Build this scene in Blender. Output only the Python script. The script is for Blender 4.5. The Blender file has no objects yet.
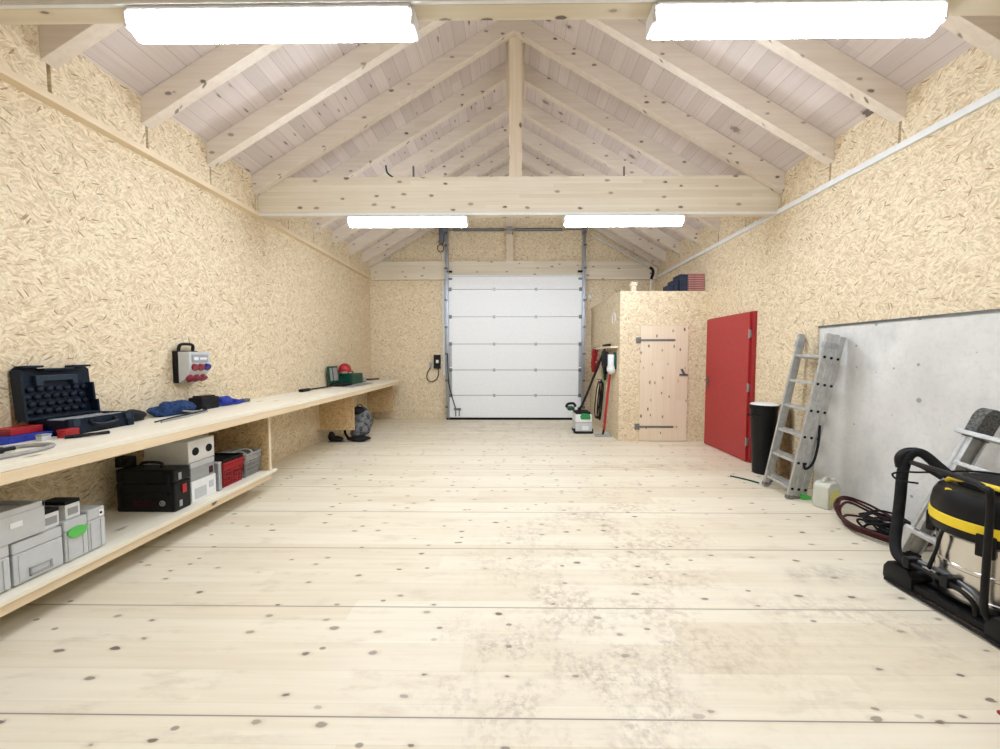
import bpy, bmesh, math, random
from mathutils import Vector, Matrix, Euler
R = math.radians
PI = math.pi
rnd = random.Random(7)
sc = bpy.context.scene
C = sc.collection

# ------------------------------------------------------------------ materials
class NT:
    def __init__(s, name):
        s.m = bpy.data.materials.new(name); s.m.use_nodes = True
        s.t = s.m.node_tree; s.b = s.t.nodes['Principled BSDF']
    def n(s, typ, **kw):
        o = s.t.nodes.new(typ)
        for k, v in kw.items(): setattr(o, k, v)
        return o
    def l(s, a, b): s.t.links.new(a, b)
    def val(s, x, sock):
        if isinstance(x, (int, float)): sock.default_value = x
        elif isinstance(x, (tuple, list)): sock.default_value = x
        else: s.l(x, sock)
    def math(s, op, a, b=0.0, clamp=False):
        o = s.n('ShaderNodeMath', operation=op); o.use_clamp = clamp
        s.val(a, o.inputs[0]); s.val(b, o.inputs[1]); return o.outputs[0]
    def mix(s, f, a, b, mode='MIX'):
        o = s.n('ShaderNodeMix', data_type='RGBA', blend_type=mode)
        s.val(f, o.inputs[0]); s.val(a, o.inputs[6]); s.val(b, o.inputs[7]); return o.outputs[2]
    def ramp(s, f, lo, hi):
        o = s.n('ShaderNodeMapRange'); o.interpolation_type = 'SMOOTHSTEP'
        s.val(f, o.inputs[0]); o.inputs[1].default_value = lo; o.inputs[2].default_value = hi
        return o.outputs[0]
    def comb(s, x, y, z):
        o = s.n('ShaderNodeCombineXYZ')
        for i, v in enumerate((x, y, z)): s.val(v, o.inputs[i])
        return o.outputs[0]
    def noise(s, v, scale, detail=3, rough=.55):
        o = s.n('ShaderNodeTexNoise'); s.l(v, o.inputs['Vector'])
        o.inputs['Scale'].default_value = scale; o.inputs['Detail'].default_value = detail
        o.inputs['Roughness'].default_value = rough; return o.outputs[0]
    def vor(s, v, scale, feature='F1', dim='2D'):
        o = s.n('ShaderNodeTexVoronoi', feature=feature); o.voronoi_dimensions = dim; s.l(v, o.inputs['Vector'])
        o.inputs['Scale'].default_value = scale; return o
    def white(s, v):
        o = s.n('ShaderNodeTexWhiteNoise', noise_dimensions='3D'); s.l(v, o.inputs[0]); return o
    def coords(s):
        g = s.n('ShaderNodeTexCoord'); p = s.n('ShaderNodeSeparateXYZ'); s.l(g.outputs['Object'], p.inputs[0])
        return g.outputs['Object'], p.outputs
    def bump(s, h, strength, dist=.01):
        o = s.n('ShaderNodeBump'); o.inputs['Strength'].default_value = strength
        o.inputs['Distance'].default_value = dist; s.l(h, o.inputs['Height']); s.l(o.outputs[0], s.b.inputs['Normal'])

def c4(c): return (c[0], c[1], c[2], 1)
def srgb(r, g, b):
    f = lambda v: ((v / 255 + .055) / 1.055) ** 2.4 if v > 10 else v / 255 / 12.92
    return (f(r), f(g), f(b), 1)

def plain(name, col, rough=.5, metal=0.0, vary=.06, scale=18, bump=0.0, emit=None, alpha=None, coat=0):
    k = NT(name); obj, xyz = k.coords()
    n = k.noise(obj, scale, 4)
    a = tuple(min(1, v * (1 - vary)) for v in col[:3]) + (1,)
    b = tuple(min(1, v * (1 + vary)) for v in col[:3]) + (1,)
    k.l(k.mix(k.ramp(n, .3, .7), a, b), k.b.inputs['Base Color'])
    k.b.inputs['Roughness'].default_value = rough; k.b.inputs['Metallic'].default_value = metal
    if bump: k.bump(n, bump, .004)
    if emit:
        k.b.inputs['Emission Color'].default_value = c4(emit[0]); k.b.inputs['Emission Strength'].default_value = emit[1]
    if max(col[:3]) < .2 and not metal: k.b.inputs['Specular IOR Level'].default_value = .25
    if alpha: 
        k.b.inputs['Transmission Weight'].default_value = alpha
    if coat: k.b.inputs['Coat Weight'].default_value = coat
    return k.m

def osb(name, ua, va, wa, light, dark, dens=1.0):
    """oriented strand board: flakes with their own direction, seen on the u-v plane"""
    k = NT(name); obj, xyz = k.coords()
    ax = {'x': xyz[0], 'y': xyz[1], 'z': xyz[2]}
    u, v, w = ax[ua], ax[va], ax[wa]
    col = None; hsum = None
    if ua == 'x': u = k.math('ADD', u, w)
    base = k.comb(u, v, 0.0)
    big = k.noise(base, 1.6, 3)
    def flakes(cell, off, stretch, fine):
        # cell chooses a direction, stretched voronoi in that direction draws the flakes
        p = k.n('ShaderNodeVectorMath', operation='ADD'); k.l(base, p.inputs[0]); p.inputs[1].default_value = (off, off * 1.7, 0)
        wn = k.n('ShaderNodeTexNoise'); k.l(p.outputs[0], wn.inputs['Vector']); wn.inputs['Scale'].default_value = 9; wn.inputs['Detail'].default_value = 1
        sh = k.n('ShaderNodeVectorMath', operation='SCALE'); k.l(wn.outputs[1], sh.inputs[0]); sh.inputs['Scale'].default_value = .05
        pp = k.n('ShaderNodeVectorMath', operation='ADD'); k.l(p.outputs[0], pp.inputs[0]); k.l(sh.outputs[0], pp.inputs[1])
        vc = k.vor(pp.outputs[0], cell)
        s3 = k.n('ShaderNodeSeparateColor'); k.l(vc.outputs['Color'], s3.inputs[0])
        ang = k.math('MULTIPLY', k.math('SUBTRACT', s3.outputs[0], .5), 2.7)
        rot = k.n('ShaderNodeVectorRotate', rotation_type='Z_AXIS'); k.l(p.outputs[0], rot.inputs['Vector']); k.l(ang, rot.inputs['Angle'])
        mp = k.n('ShaderNodeMapping'); k.l(rot.outputs[0], mp.inputs[0]); mp.inputs['Scale'].default_value = (1, stretch, 1)
        vf = k.vor(mp.outputs[0], fine)
        c3 = k.n('ShaderNodeSeparateColor'); k.l(vf.outputs['Color'], c3.inputs[0])
        return c3.outputs, vf.outputs['Distance'], s3.outputs
    a, da, ca = flakes(12, 0.0, 4.5, 15)
    b, db, cb = flakes(20, 3.3, 6.0, 23)
    d, dd, cd = flakes(6, 7.1, 6.0, 7.5)
    f, df, cf = flakes(9, 11.7, 5.0, 14)
    fine = k.noise(base, 55, 4, .7)
    tone = k.math('ADD', k.math('MULTIPLY', a[0], .40), k.math('MULTIPLY', b[1], .36))
    tone = k.math('ADD', tone, k.math('ADD', k.math('MULTIPLY', big, .14), k.math('MULTIPLY', fine, .22)))
    col = k.mix(k.ramp(tone, .26, .80), c4(dark), c4(light))
    # warmer and cooler batches of flakes
    col = k.mix(k.math('MULTIPLY', k.ramp(f[1], .70, .78), .35), col, c4((light[0] * .93, light[1] * .80, light[2] * .72)))
    pale = k.ramp(b[2], .78, .86)
    col = k.mix(k.math('MULTIPLY', pale, .5), col, c4(tuple(min(1, q * 1.2) for q in light[:3])))
    m1 = k.math('MULTIPLY', k.ramp(d[0], 1 - .10 * dens, 1 - .09 * dens), k.ramp(k.math('ADD', dd, k.math('MULTIPLY', fine, .25)), .42, .30))
    col = k.mix(k.math('MULTIPLY', m1, .85), col, c4((dark[0] * .55, dark[1] * .47, dark[2] * .40)))
    m2 = k.math('MULTIPLY', k.ramp(a[1], 1 - .12 * dens, 1 - .11 * dens), k.ramp(da, .4, .25))
    col = k.mix(k.math('MULTIPLY', m2, .55), col, c4((dark[0] * .62, dark[1] * .50, dark[2] * .36)))
    k.l(col, k.b.inputs['Base Color']); k.b.inputs['Roughness'].default_value = .62
    k.bump(tone, .25, .003)
    return k.m

def wood(name, ua, va, wa, light, dark, strip=.12, seam=0.0, seam_off=0.0, knots=1.0, knot_scale=3.2, seam_dark=.5,
         strip_line=.25, grain=1.0, rough=.6, stains=False, slope=1.0, strip_off=0.0, strip_var=.5, ksize=.035):
    """softwood boards: u along the grain, v across, w the thickness"""
    k = NT(name); obj, xyz = k.coords()
    ax = {'x': xyz[0], 'y': xyz[1], 'z': xyz[2]}
    u, v, w = ax[ua], ax[va], ax[wa]
    v = k.math('MULTIPLY', v, slope)
    t = k.math('DIVIDE', k.math('ADD', v, strip_off + 50 * strip), strip)
    sid = k.math('FLOOR', t); fr = k.math('FRACT', t)
    seg = k.math('FLOOR', k.math('ADD', k.math('MULTIPLY', u, .35), k.math('MULTIPLY', sid, .618)))
    rn = k.white(k.comb(sid, seg, 0.0)).outputs[0]
    gv = k.comb(k.math('MULTIPLY', u, 1.1), k.math('ADD', k.math('MULTIPLY', v, 26), k.math('MULTIPLY', rn, 31)), k.math('MULTIPLY', w, 26))
    g = k.noise(gv, 1.0, 4, .6)
    warp = k.noise(obj, 2.2, 2)
    tone = k.math('ADD', k.math('MULTIPLY', g, .75 * grain), k.math('MULTIPLY', k.math('SUBTRACT', rn, .5), strip_var))
    tone = k.math('ADD', tone, k.math('MULTIPLY', warp, .25))
    col = k.mix(k.ramp(tone, .15, .85), c4(dark), c4(light))
    kv = k.comb(k.math('MULTIPLY', u, .52), k.math('ADD', v, k.math('MULTIPLY', w, 1.37)), 0.0)
    vo = k.vor(kv, knot_scale); cs = k.n('ShaderNodeSeparateColor'); k.l(vo.outputs['Color'], cs.inputs[0])
    thr = 1 - .55 * min(1, knots)
    kn = k.noise(k.comb(k.math('MULTIPLY', u, 18), k.math('MULTIPLY', v, 34), 0.0), 1.0, 3)
    size = k.math('ADD', ksize, k.math('MULTIPLY', cs.outputs[1], ksize))
    inside = k.ramp(k.math('SUBTRACT', k.math('ADD', vo.outputs['Distance'], k.math('MULTIPLY', k.math('SUBTRACT', kn, .5), .16)), size), .022, -.012)
    km = k.math('MULTIPLY', k.math('MULTIPLY', inside, k.ramp(cs.outputs[0], thr, thr + .02)), k.math('ADD', .5, k.math('MULTIPLY', cs.outputs[2], .5)))
    halo = k.math('MULTIPLY', k.ramp(k.math('SUBTRACT', vo.outputs['Distance'], size), .10, 0), k.ramp(cs.outputs[0], thr, thr + .02))
    if knots > 0:
        col = k.mix(k.math('MULTIPLY', halo, .22), col, c4((dark[0] * .62, dark[1] * .5, dark[2] * .38)))
        col = k.mix(k.math('MULTIPLY', km, .95), col, c4((dark[0] * .17, dark[1] * .15, dark[2] * .14)))
    e = k.math('MINIMUM', fr, k.math('SUBTRACT', 1.0, fr))
    ln = k.ramp(e, .012 / strip * .25, 0.0)
    if strip_line > 0: col = k.mix(k.math('MULTIPLY', ln, strip_line), col, c4((dark[0] * .3, dark[1] * .22, dark[2] * .16)))
    if seam:
        s = k.math('FRACT', k.math('DIVIDE', k.math('ADD', v, 50 * seam - seam_off), seam))
        e2 = k.math('MINIMUM', s, k.math('SUBTRACT', 1.0, s))
        l2 = k.ramp(e2, .0042 / seam, .0014 / seam)
        col = k.mix(k.math('MULTIPLY', l2, seam_dark), col, c4((.10, .07, .05)))
        g2 = k.ramp(e2, .02 / seam, 0)
        col = k.mix(k.math('MULTIPLY', g2, .14), col, c4((dark[0] * .5, dark[1] * .42, dark[2] * .32)))
    if stains:
        def blob(cx, cy, rx, ry, lo, hi, sc_, amt, c, col):
            dx = k.math('DIVIDE', k.math('SUBTRACT', u, cx), rx); dy = k.math('DIVIDE', k.math('SUBTRACT', v, cy), ry)
            r2 = k.math('SQRT', k.math('ADD', k.math('MULTIPLY', dx, dx), k.math('MULTIPLY', dy, dy)))
            area = k.math('MULTIPLY', k.ramp(r2, 1.0, .15), k.ramp(k.noise(obj, 2.6, 4, .65), .40, .64))
            n1 = k.ramp(k.noise(obj, sc_, 6, .7), lo, hi)
            return k.mix(k.math('MULTIPLY', k.math('MULTIPLY', area, n1), amt), col, c4(c))
        br = (.30, .21, .13)
        br = (.46, .34, .22)
        col = blob(.6, 2.4, 1.2, 1.9, .44, .60, 20, .60, br, col)
        col = blob(.3, 1.7, 1.0, .75, .44, .62, 30, .72, (.42, .33, .25), col)
        col = blob(1.1, 3.4, .9, 1.4, .44, .60, 22, .62, (.50, .36, .24), col)
        col = blob(1.9, 4.9, 1.6, .40, .36, .62, 9, .5, (.48, .33, .19), col)
        col = blob(2.1, 2.45, .60, .16, .30, .60, 7, .7, (.30, .25, .20), col)
        col = blob(1.8, 1.95, .8, .5, .42, .62, 16, .45, (.42, .35, .27), col)
        col = blob(.05, 1.60, .09, .035, .2, .6, 16, .6, (.26, .22, .18), col)
        col = blob(-.02, 1.62, .05, .02, .2, .6, 16, .6, (.16, .14, .12), col)
        col = blob(0, 7.4, 3.4, 1.6, .38, .66, 4, .45, (.42, .34, .26), col)
        n2 = k.ramp(k.noise(k.comb(k.math('MULTIPLY', u, 2.0), k.math('MULTIPLY', v, 7.0), 0.0), 1.2, 5, .7), .52, .72)
        col = k.mix(k.math('MULTIPLY', n2, .26), col, c4((.42, .30, .19)))
        sp = k.vor(k.comb(k.math('MULTIPLY', u, .6), v, 0.0), 9.0); s3 = k.n('ShaderNodeSeparateColor'); k.l(sp.outputs['Color'], s3.inputs[0])
        sm = k.math('MULTIPLY', k.ramp(sp.outputs['Distance'], .11, .06), k.ramp(s3.outputs[0], .90, .92))
        col = k.mix(k.math('MULTIPLY', sm, .7), col, c4((.16, .11, .07)))
    k.l(col, k.b.inputs['Base Color']); k.b.inputs['Roughness'].default_value = rough
    k.bump(g, .12, .002)
    return k.m

def concrete(name):
    k = NT(name); obj, xyz = k.coords()
    n = k.noise(obj, 1.6, 6, .6); n2 = k.noise(obj, 30, 4, .6)
    col = k.mix(k.ramp(n, .3, .7), c4((.66, .645, .61)), c4((.80, .785, .75)))
    col = k.mix(k.math('MULTIPLY', k.ramp(n2, .45, .75), .15), col, c4((.33, .33, .33)))
    vo = k.vor(k.comb(xyz[1], xyz[2], 0.0), 5.5); s3 = k.n('ShaderNodeSeparateColor'); k.l(vo.outputs['Color'], s3.inputs[0])
    rad = k.math('MULTIPLY', s3.outputs[1], .10)
    pm = k.math('MULTIPLY', k.ramp(k.math('SUBTRACT', vo.outputs['Distance'], rad), .03, -.01), k.ramp(s3.outputs[0], .80, .82))
    col = k.mix(k.math('MULTIPLY', pm, .6), col, c4((.14, .14, .14)))
    # blotchy darker damp patches
    n3 = k.ramp(k.noise(k.comb(k.math('MULTIPLY', xyz[1], 1.6), k.math('MULTIPLY', xyz[2], .7), 0.0), 1.5, 4), .52, .68)
    col = k.mix(k.math('MULTIPLY', n3, .28), col, c4((.27, .275, .27)))
    k.l(col, k.b.inputs['Base Color']); k.b.inputs['Roughness'].default_value = .8
    k.bump(n2, .2, .003)
    return k.m

OL, OD = (.82, .70, .50), (.60, .46, .275)
M = {}
M['osb_yz'] = osb('osb_side', 'y', 'z', 'x', OL, OD)
M['osb_xz'] = osb('osb_back', 'x', 'z', 'y', OL, OD)
M['osb_dark'] = osb('osb_shaded', 'x', 'z', 'y', (.66, .48, .26), (.42, .27, .12))  # darker copy of the wall OSB, under-bench shade put into its colour
M['floor'] = wood('floor_boards', 'x', 'y', 'z', (.88, .80, .635), (.77, .665, .49), strip=.1655, seam=.662, seam_off=.77, knots=1.0, knot_scale=6.2, seam_dark=.78, strip_line=.12, stains=True, rough=.45, strip_var=.34, ksize=.034)
M['ceil'] = wood('ceiling_boards', 'y', 'x', 'z', (.72, .625, .575), (.59, .505, .46), strip=.15, knots=1.0, knot_scale=4.2, strip_line=.75, slope=1.156, strip_var=.45, ksize=.036)
M['raft'] = wood('rafter_wood', 'x', 'z', 'y', (.79, .70, .59), (.66, .55, .44), strip=.5, knots=1.0, knot_scale=7, strip_line=0, strip_var=.1, ksize=.05)
M['glulam'] = wood('glulam', 'x', 'z', 'y', (.80, .72, .58), (.69, .59, .44), strip=.042, knots=1.0, knot_scale=6, strip_line=.12, strip_var=.35, ksize=.05)
M['post'] = wood('post_wood', 'z', 'x', 'y', (.79, .67, .51), (.67, .54, .38), strip=.5, knots=.8, knot_scale=5.0, strip_line=0, strip_var=.1)
M['trimw'] = wood('trim_wood', 'y', 'z', 'x', (.86, .72, .52), (.74, .58, .38), strip=.5, knots=.3, strip_line=0, strip_var=.1)
M['bench'] = wood('bench_top', 'y', 'x', 'z', (.90, .85, .72), (.84, .76, .60), strip=.2, knots=.2, strip_line=.12, strip_var=.15, rough=.45)
M['fascia'] = wood('bench_front', 'y', 'z', 'x', (.84, .68, .46), (.72, .55, .34), strip=.5, knots=.6, knot_scale=4.5, strip_line=0, strip_var=.1)
M['doorw'] = wood('closet_door_wood', 'z', 'x', 'y', (.85, .73, .56), (.77, .62, .45), strip=.2, knots=1.0, knot_scale=7, ksize=.05, strip_line=.25, strip_var=.3)
M['conc'] = concrete('concrete')
M['red'] = plain('red_paint', srgb(170, 50, 52), .42, vary=.05)
M['redd'] = plain('red_paint_frame', srgb(158, 36, 42), .42, vary=.05)
M['steel'] = plain('zinc_steel', (.42, .43, .44), .4, .8)
M['dsteel'] = plain('dark_steel', (.16, .17, .18), .45, .6)
M['hinge'] = plain('grey_hinge', (.22, .21, .20), .5, .5)
M['alu'] = plain('aluminium', (.50, .50, .48), .42, .55, vary=.12)
M['ruba'] = plain('scuffed_rubber', (.13, .13, .12), .8, vary=.5, scale=60)
M['gate'] = plain('gate_panel_white', (.88, .885, .88), .45, vary=.02)
M['black'] = plain('black_plastic', (.006, .006, .007), .42, vary=.2)
M['black2'] = plain('matt_black', (.012, .012, .013), .75, vary=.3)
M['white'] = plain('white_plastic', (.80, .80, .78), .45, vary=.03)
M['paper'] = plain('white_paper', (.85, .85, .83), .7, vary=.03)
M['grey'] = plain('light_grey_plastic', (.56, .57, .57), .45, vary=.04)
M['grey2'] = plain('mid_grey_plastic', (.33, .34, .34), .5, vary=.06)
M['green'] = plain('leaf_green_plastic', (.10, .52, .09), .4, vary=.05)
M['mgreen'] = plain('mid_green_plastic', (.02, .26, .07), .4, vary=.1)
M['dgreen'] = plain('dark_green_plastic', (.004, .065, .038), .4, vary=.2)
M['navy'] = plain('navy_plastic', (.004, .011, .024), .42, vary=.3, scale=30)
M['navy2'] = plain('navy_inlay', (.003, .008, .020), .5, vary=.5, scale=60, bump=.5)
M['slate'] = plain('slate_plastic', (.022, .036, .052), .5, vary=.2)
M['blue'] = plain('blue_fabric', (.012, .03, .30), .7, vary=.35, scale=40, bump=.4)
M['dblue'] = plain('denim_fabric', (.018, .045, .13), .8, vary=.5, scale=40, bump=.4)
M['redp'] = plain('red_plastic', (.40, .014, .02), .4, vary=.08)
M['dred'] = plain('dark_red_rubber', (.06, .012, .014), .5, vary=.3)
M['socket_red'] = plain('socket_red', (.24, .012, .028), .4, vary=.08)
M['socket_blue'] = plain('socket_blue', (.012, .016, .22), .4, vary=.08)
M['yellow'] = plain('yellow_band', (.85, .62, .02), .4, vary=.04)
M['inox'] = plain('stainless', (.62, .60, .56), .22, 1.0, vary=.05, scale=4)
M['hose'] = plain('grey_hose', (.34, .33, .31), .5, vary=.1)
M['cream'] = plain('cream_cardboard', (.70, .64, .50), .6, vary=.06)
M['brown'] = plain('brown_paper', (.22, .14, .07), .8, vary=.3, bump=.3)
M['fabric'] = plain('grey_fabric', (.13, .13, .13), .85, vary=.8, scale=14, bump=.5)
M['can'] = plain('milky_canister', (.78, .78, .66), .35, vary=.04, alpha=.25)
M['clear'] = plain('clear_plastic', (.75, .77, .78), .2, vary=.03, alpha=.6)
M['label'] = plain('yellow_label', (.80, .74, .22), .6, vary=.2, scale=60)
M['pale_red'] = plain('pale_red_card', (.48, .30, .28), .6, vary=.1)
M['drum_red'] = plain('dull_red_card', (.30, .10, .09), .6, vary=.15)
M['indigo'] = plain('dark_indigo_plastic', (.025, .03, .06), .5, vary=.2)
M['logo'] = plain('dull_red_print', (.09, .010, .014), .5, vary=.05)
M['lamp'] = plain('lamp_diffuser', (.9, .9, .9), .4, vary=.01, emit=((.86, .97, 1.12), 40.0))
M['greencloth'] = plain('faded_green_cloth', (.26, .34, .18), .85, vary=.3, bump=.3)

# ------------------------------------------------------------------ mesh helpers
class MB:
    def __init__(s): s.bm = bmesh.new()
    def _x(s, vs, rot=None, loc=None, piv=None):
        if rot is not None:
            m = Euler(rot).to_matrix().to_4x4()
            p = Vector(piv if piv is not None else (0, 0, 0))
            for v in vs: v.co = m @ (v.co - p) + p
        if loc is not None:
            for v in vs: v.co = v.co + Vector(loc)
        return vs
    def box(s, x0, x1, y0, y1, z0, z1, bev=0.0, rot=None, piv=None, seg=2, taper=None):
        r = bmesh.ops.create_cube(s.bm, size=1.0); vs = r['verts']
        for v in vs:
            v.co = Vector(((x0 + x1) / 2 + v.co.x * (x1 - x0), (y0 + y1) / 2 + v.co.y * (y1 - y0), (z0 + z1) / 2 + v.co.z * (z1 - z0)))
            if taper and v.co.z < (z0 + z1) / 2:
                v.co.x = (x0 + x1) / 2 + (v.co.x - (x0 + x1) / 2) * taper; v.co.y = (y0 + y1) / 2 + (v.co.y - (y0 + y1) / 2) * taper
        if bev > 0:
            es = list({e for v in vs for e in v.link_edges})
            b = min(bev, .49 * min(abs(x1 - x0), abs(y1 - y0), abs(z1 - z0)))
            q = bmesh.ops.bevel(s.bm, geom=es, offset=b, segments=seg, affect='EDGES', profile=.6)
            vs = list({v for f in q['faces'] for v in f.verts} | {v for v in vs if v.is_valid})
        if rot: s._x(vs, rot, None, piv if piv else ((x0 + x1) / 2, (y0 + y1) / 2, (z0 + z1) / 2))
        return s
    def cyl(s, p0, p1, r0, r1=None, n=20, cap=True):
        p0, p1 = Vector(p0), Vector(p1); r1 = r0 if r1 is None else r1
        d = (p1 - p0); q = d.to_track_quat('Z', 'Y').to_matrix()
        ring = []
        for p, r in ((p0, r0), (p1, r1)):
            ring.append([s.bm.verts.new(p + q @ Vector((math.cos(2 * PI * i / n) * r, math.sin(2 * PI * i / n) * r, 0))) for i in range(n)])
        for i in range(n):
            s.bm.faces.new((ring[0][i], ring[0][(i + 1) % n], ring[1][(i + 1) % n], ring[1][i]))
        if cap: s.bm.faces.new(ring[0][::-1]); s.bm.faces.new(ring[1])
        return s
    def tube(s, pts, r, n=10, closed=False, sub=6, rr=None):
        P = [Vector(p) for p in pts]; out = []
        m = len(P)
        if sub > 1:
            rng = range(m if closed else m - 1)
            for i in rng:
                if closed: a, b, c, d = P[(i - 1) % m], P[i], P[(i + 1) % m], P[(i + 2) % m]
                else: a, b, c, d = P[max(i - 1, 0)], P[i], P[i + 1], P[min(i + 2, m - 1)]
                for j in range(sub):
                    t = j / sub
                    out.append(.5 * ((2 * b) + (-a + c) * t + (2 * a - 5 * b + 4 * c - d) * t * t + (-a + 3 * b - 3 * c + d) * t ** 3))
            if not closed: out.append(P[-1])
        else: out = P
        k = len(out); rings = []; up = None
        for i in range(k):
            if closed: t = out[(i + 1) % k] - out[i - 1]
            else: t = out[min(i + 1, k - 1)] - out[max(i - 1, 0)]
            if t.length < 1e-9: t = Vector((0, 0, 1))
            t.normalize()
            if up is None:
                up = Vector((0, 0, 1)) if abs(t.z) < .9 else Vector((1, 0, 0))
            up = (up - t * up.dot(t))
            if up.length < 1e-6: up = t.orthogonal()
            up.normalize(); sd = t.cross(up)
            rad = r if rr is None else r * rr(i / (k - 1))
            rings.append([s.bm.verts.new(out[i] + (up * math.cos(2 * PI * j / n) + sd * math.sin(2 * PI * j / n)) * rad) for j in range(n)])
        for i in range(k if closed else k - 1):
            a, b = rings[i], rings[(i + 1) % k]
            for j in range(n): s.bm.faces.new((a[j], a[(j + 1) % n], b[(j + 1) % n], b[j]))
        if not closed: s.bm.faces.new(rings[0][::-1]); s.bm.faces.new(rings[-1])
        return s
    def lathe(s, prof, n=40, c=(0, 0), cap=True, a0=0, a1=2 * PI):
        rings = []
        for r, z in prof: rings.append([s.bm.verts.new((c[0] + math.cos(2 * PI * i / n) * r, c[1] + math.sin(2 * PI * i / n) * r, z)) for i in range(n)])
        for a, b in zip(rings, rings[1:]):
            for i in range(n): s.bm.faces.new((a[i], a[(i + 1) % n], b[(i + 1) % n], b[i]))
        if cap: s.bm.faces.new(rings[0][::-1]); s.bm.faces.new(rings[-1])
        return s
    def prism(s, poly, axis, a, b, bev=0):
        """poly in the two remaining axes (order x,y,z without axis), extruded a..b along axis"""
        def P(u, v, w): return {'x': (w, u, v), 'y': (u, w, v), 'z': (u, v, w)}[axis]
        r0 = [s.bm.verts.new(P(u, v, a)) for u, v in poly]; r1 = [s.bm.verts.new(P(u, v, b)) for u, v in poly]
        n = len(poly); fs = []
        for i in range(n): fs.append(s.bm.faces.new((r0[i], r0[(i + 1) % n], r1[(i + 1) % n], r1[i])))
        fs.append(s.bm.faces.new(r0[::-1])); fs.append(s.bm.faces.new(r1))
        if bev:
            es = list({e for f in fs for e in f.edges})
            bmesh.ops.bevel(s.bm, geom=es, offset=bev, segments=2, affect='EDGES', profile=.6)
        return s
    def ball(s, c, rx, ry, rz, n=18, noise=0.0, seed=1, flat=None):
        q = bmesh.ops.create_uvsphere(s.bm, u_segments=n * 2, v_segments=n, radius=1)
        rr = random.Random(seed); ph = [(rr.uniform(2, 6), rr.uniform(2, 6), rr.uniform(2, 6), rr.uniform(0, 6)) for _ in range(5)]
        for v in q['verts']:
            d = sum(math.sin(a * v.co.x + b * v.co.y + cc * v.co.z + e) for a, b, cc, e in ph) / 5
            k = 1 + noise * d
            v.co = Vector((c[0] + v.co.x * rx * k, c[1] + v.co.y * ry * k, c[2] + v.co.z * rz * k))
            if flat is not None and v.co.z < flat: v.co.z = flat
        return s
    def build(s, name, mat, parent=None, smooth=None):
        bmesh.ops.recalc_face_normals(s.bm, faces=s.bm.faces)
        me = bpy.data.meshes.new(name); s.bm.to_mesh(me); s.bm.free()
        me.materials.append(mat)
        if smooth is not None:
            me.polygons.foreach_set('use_smooth', [True] * len(me.polygons))
            me.set_sharp_from_angle(angle=R(smooth))
        o = bpy.data.objects.new(name, me); C.objects.link(o)
        if parent: o.parent = parent
        return o

def tag(o, label, cat, group=None, kind=None):
    if label: o['label'] = label
    if cat: o['category'] = cat
    if group: o['group'] = group
    if kind: o['kind'] = kind
    return o
def thing(name, loc, label, cat, rz=0, group=None):
    o = bpy.data.objects.new(name, None); C.objects.link(o); o.empty_display_size = .05
    o.location = loc; o.rotation_euler = (0, 0, rz); return tag(o, label, cat, group)
def struct(name, mb, mat, parent=None, smooth=None):
    o = mb.build(name, mat, parent, smooth)
    if parent is None: o['kind'] = 'structure'
    return o
def copy_tree(o, parent=None):
    c = o.copy(); C.objects.link(c)
    if parent: c.parent = parent
    for ch in list(o.children): copy_tree(ch, c)
    return c
def lab(o, t): o['label'] = t; return o

# ------------------------------------------------------------------ room numbers (metres)
XL, XR, YB, YF = -3.2, 3.3, 8.63, -2.3
XLU = -3.135
XM = .05; SL = .58; ZR = 3.426            # rafter underside height at the side walls
RH = .225                                  # vertical rafter height
def zr(x): return (ZR + (x - XLU) * (ZP - ZR) / (XM - XLU)) if x < XM else ZR + SL * (XR - x)
ZP = ZR + SL * (XR - XM)
RT = .09
RY = [1.16, 1.85, 2.57, 3.26, 3.95, 4.64, 5.33, 6.02, 6.71, 7.40, 8.05, 8.42]

# floor
struct('floor', MB().box(XL - .2, XR + .2, YF - .1, YB + .2, -.1, 0), M['floor'])
# walls
def wall_side(name, x, sgn):
    """lower cladding up to the trim, upper boards with a narrow gap under every rafter"""
    m = MB(); zt = 3.19
    if sgn < 0:
        m.box(x - .12, x, YF, YB, 0, zt)
    else:
        m.box(x, x + .12, 4.07, YB, 0, zt); m.box(x, x + .12, YF, 4.07, 1.77, zt)
    xo = XLU if sgn < 0 else x
    xa, xb = (x - .12, xo - .035) if sgn < 0 else (x + .045, x + .12)
    m.box(min(xa, xb), max(xa, xb), YF, YB, zt, 3.78)
    cuts = [YF] + [y + RT / 2 for y in RY] + [YB]
    for a, b in zip(cuts, cuts[1:]):
        a2, b2 = a + (.012 if a != YF else 0), b - (.012 if b != YB else 0)
        if b2 - a2 < .02: continue
        xa, xb = (xo - .035, xo) if sgn < 0 else (x, x + .045)
        m.box(xa, xb, a2, b2, zt, 3.72)
    return struct(name, m, M['osb_yz'])
wall_side('wall_left', XL, -1)
wall_side('wall_right', XR, 1)
struct('wall_right_lower', MB().box(XR + .018, XR + .12, YF, 4.07, 0, 1.77), M['conc'])
tri = [(XL - .12, 0), (XR + .12, 0), (XR + .12, 3.6), (XM, 5.7), (XL - .12, 3.6)]
struct('wall_back', MB().prism(tri, 'y', YB, YB + .1), M['osb_xz'])
struct('wall_front', MB().prism(tri, 'y', YF - .1, YF), M['osb_xz'])
# roof boards
cm = MB()
for sg in (-1, 1):
    x0 = XL - .12 if sg < 0 else XR + .12
    z = lambda x: zr(x) + RH
    poly = [(x0, z(x0)), (XM, ZP + RH), (XM, ZP + RH + .08), (x0, z(x0) + .08)]
    cm.prism(poly, 'y', YF - .1, YB + .1)
struct('ceiling', cm, M['ceil'])

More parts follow.
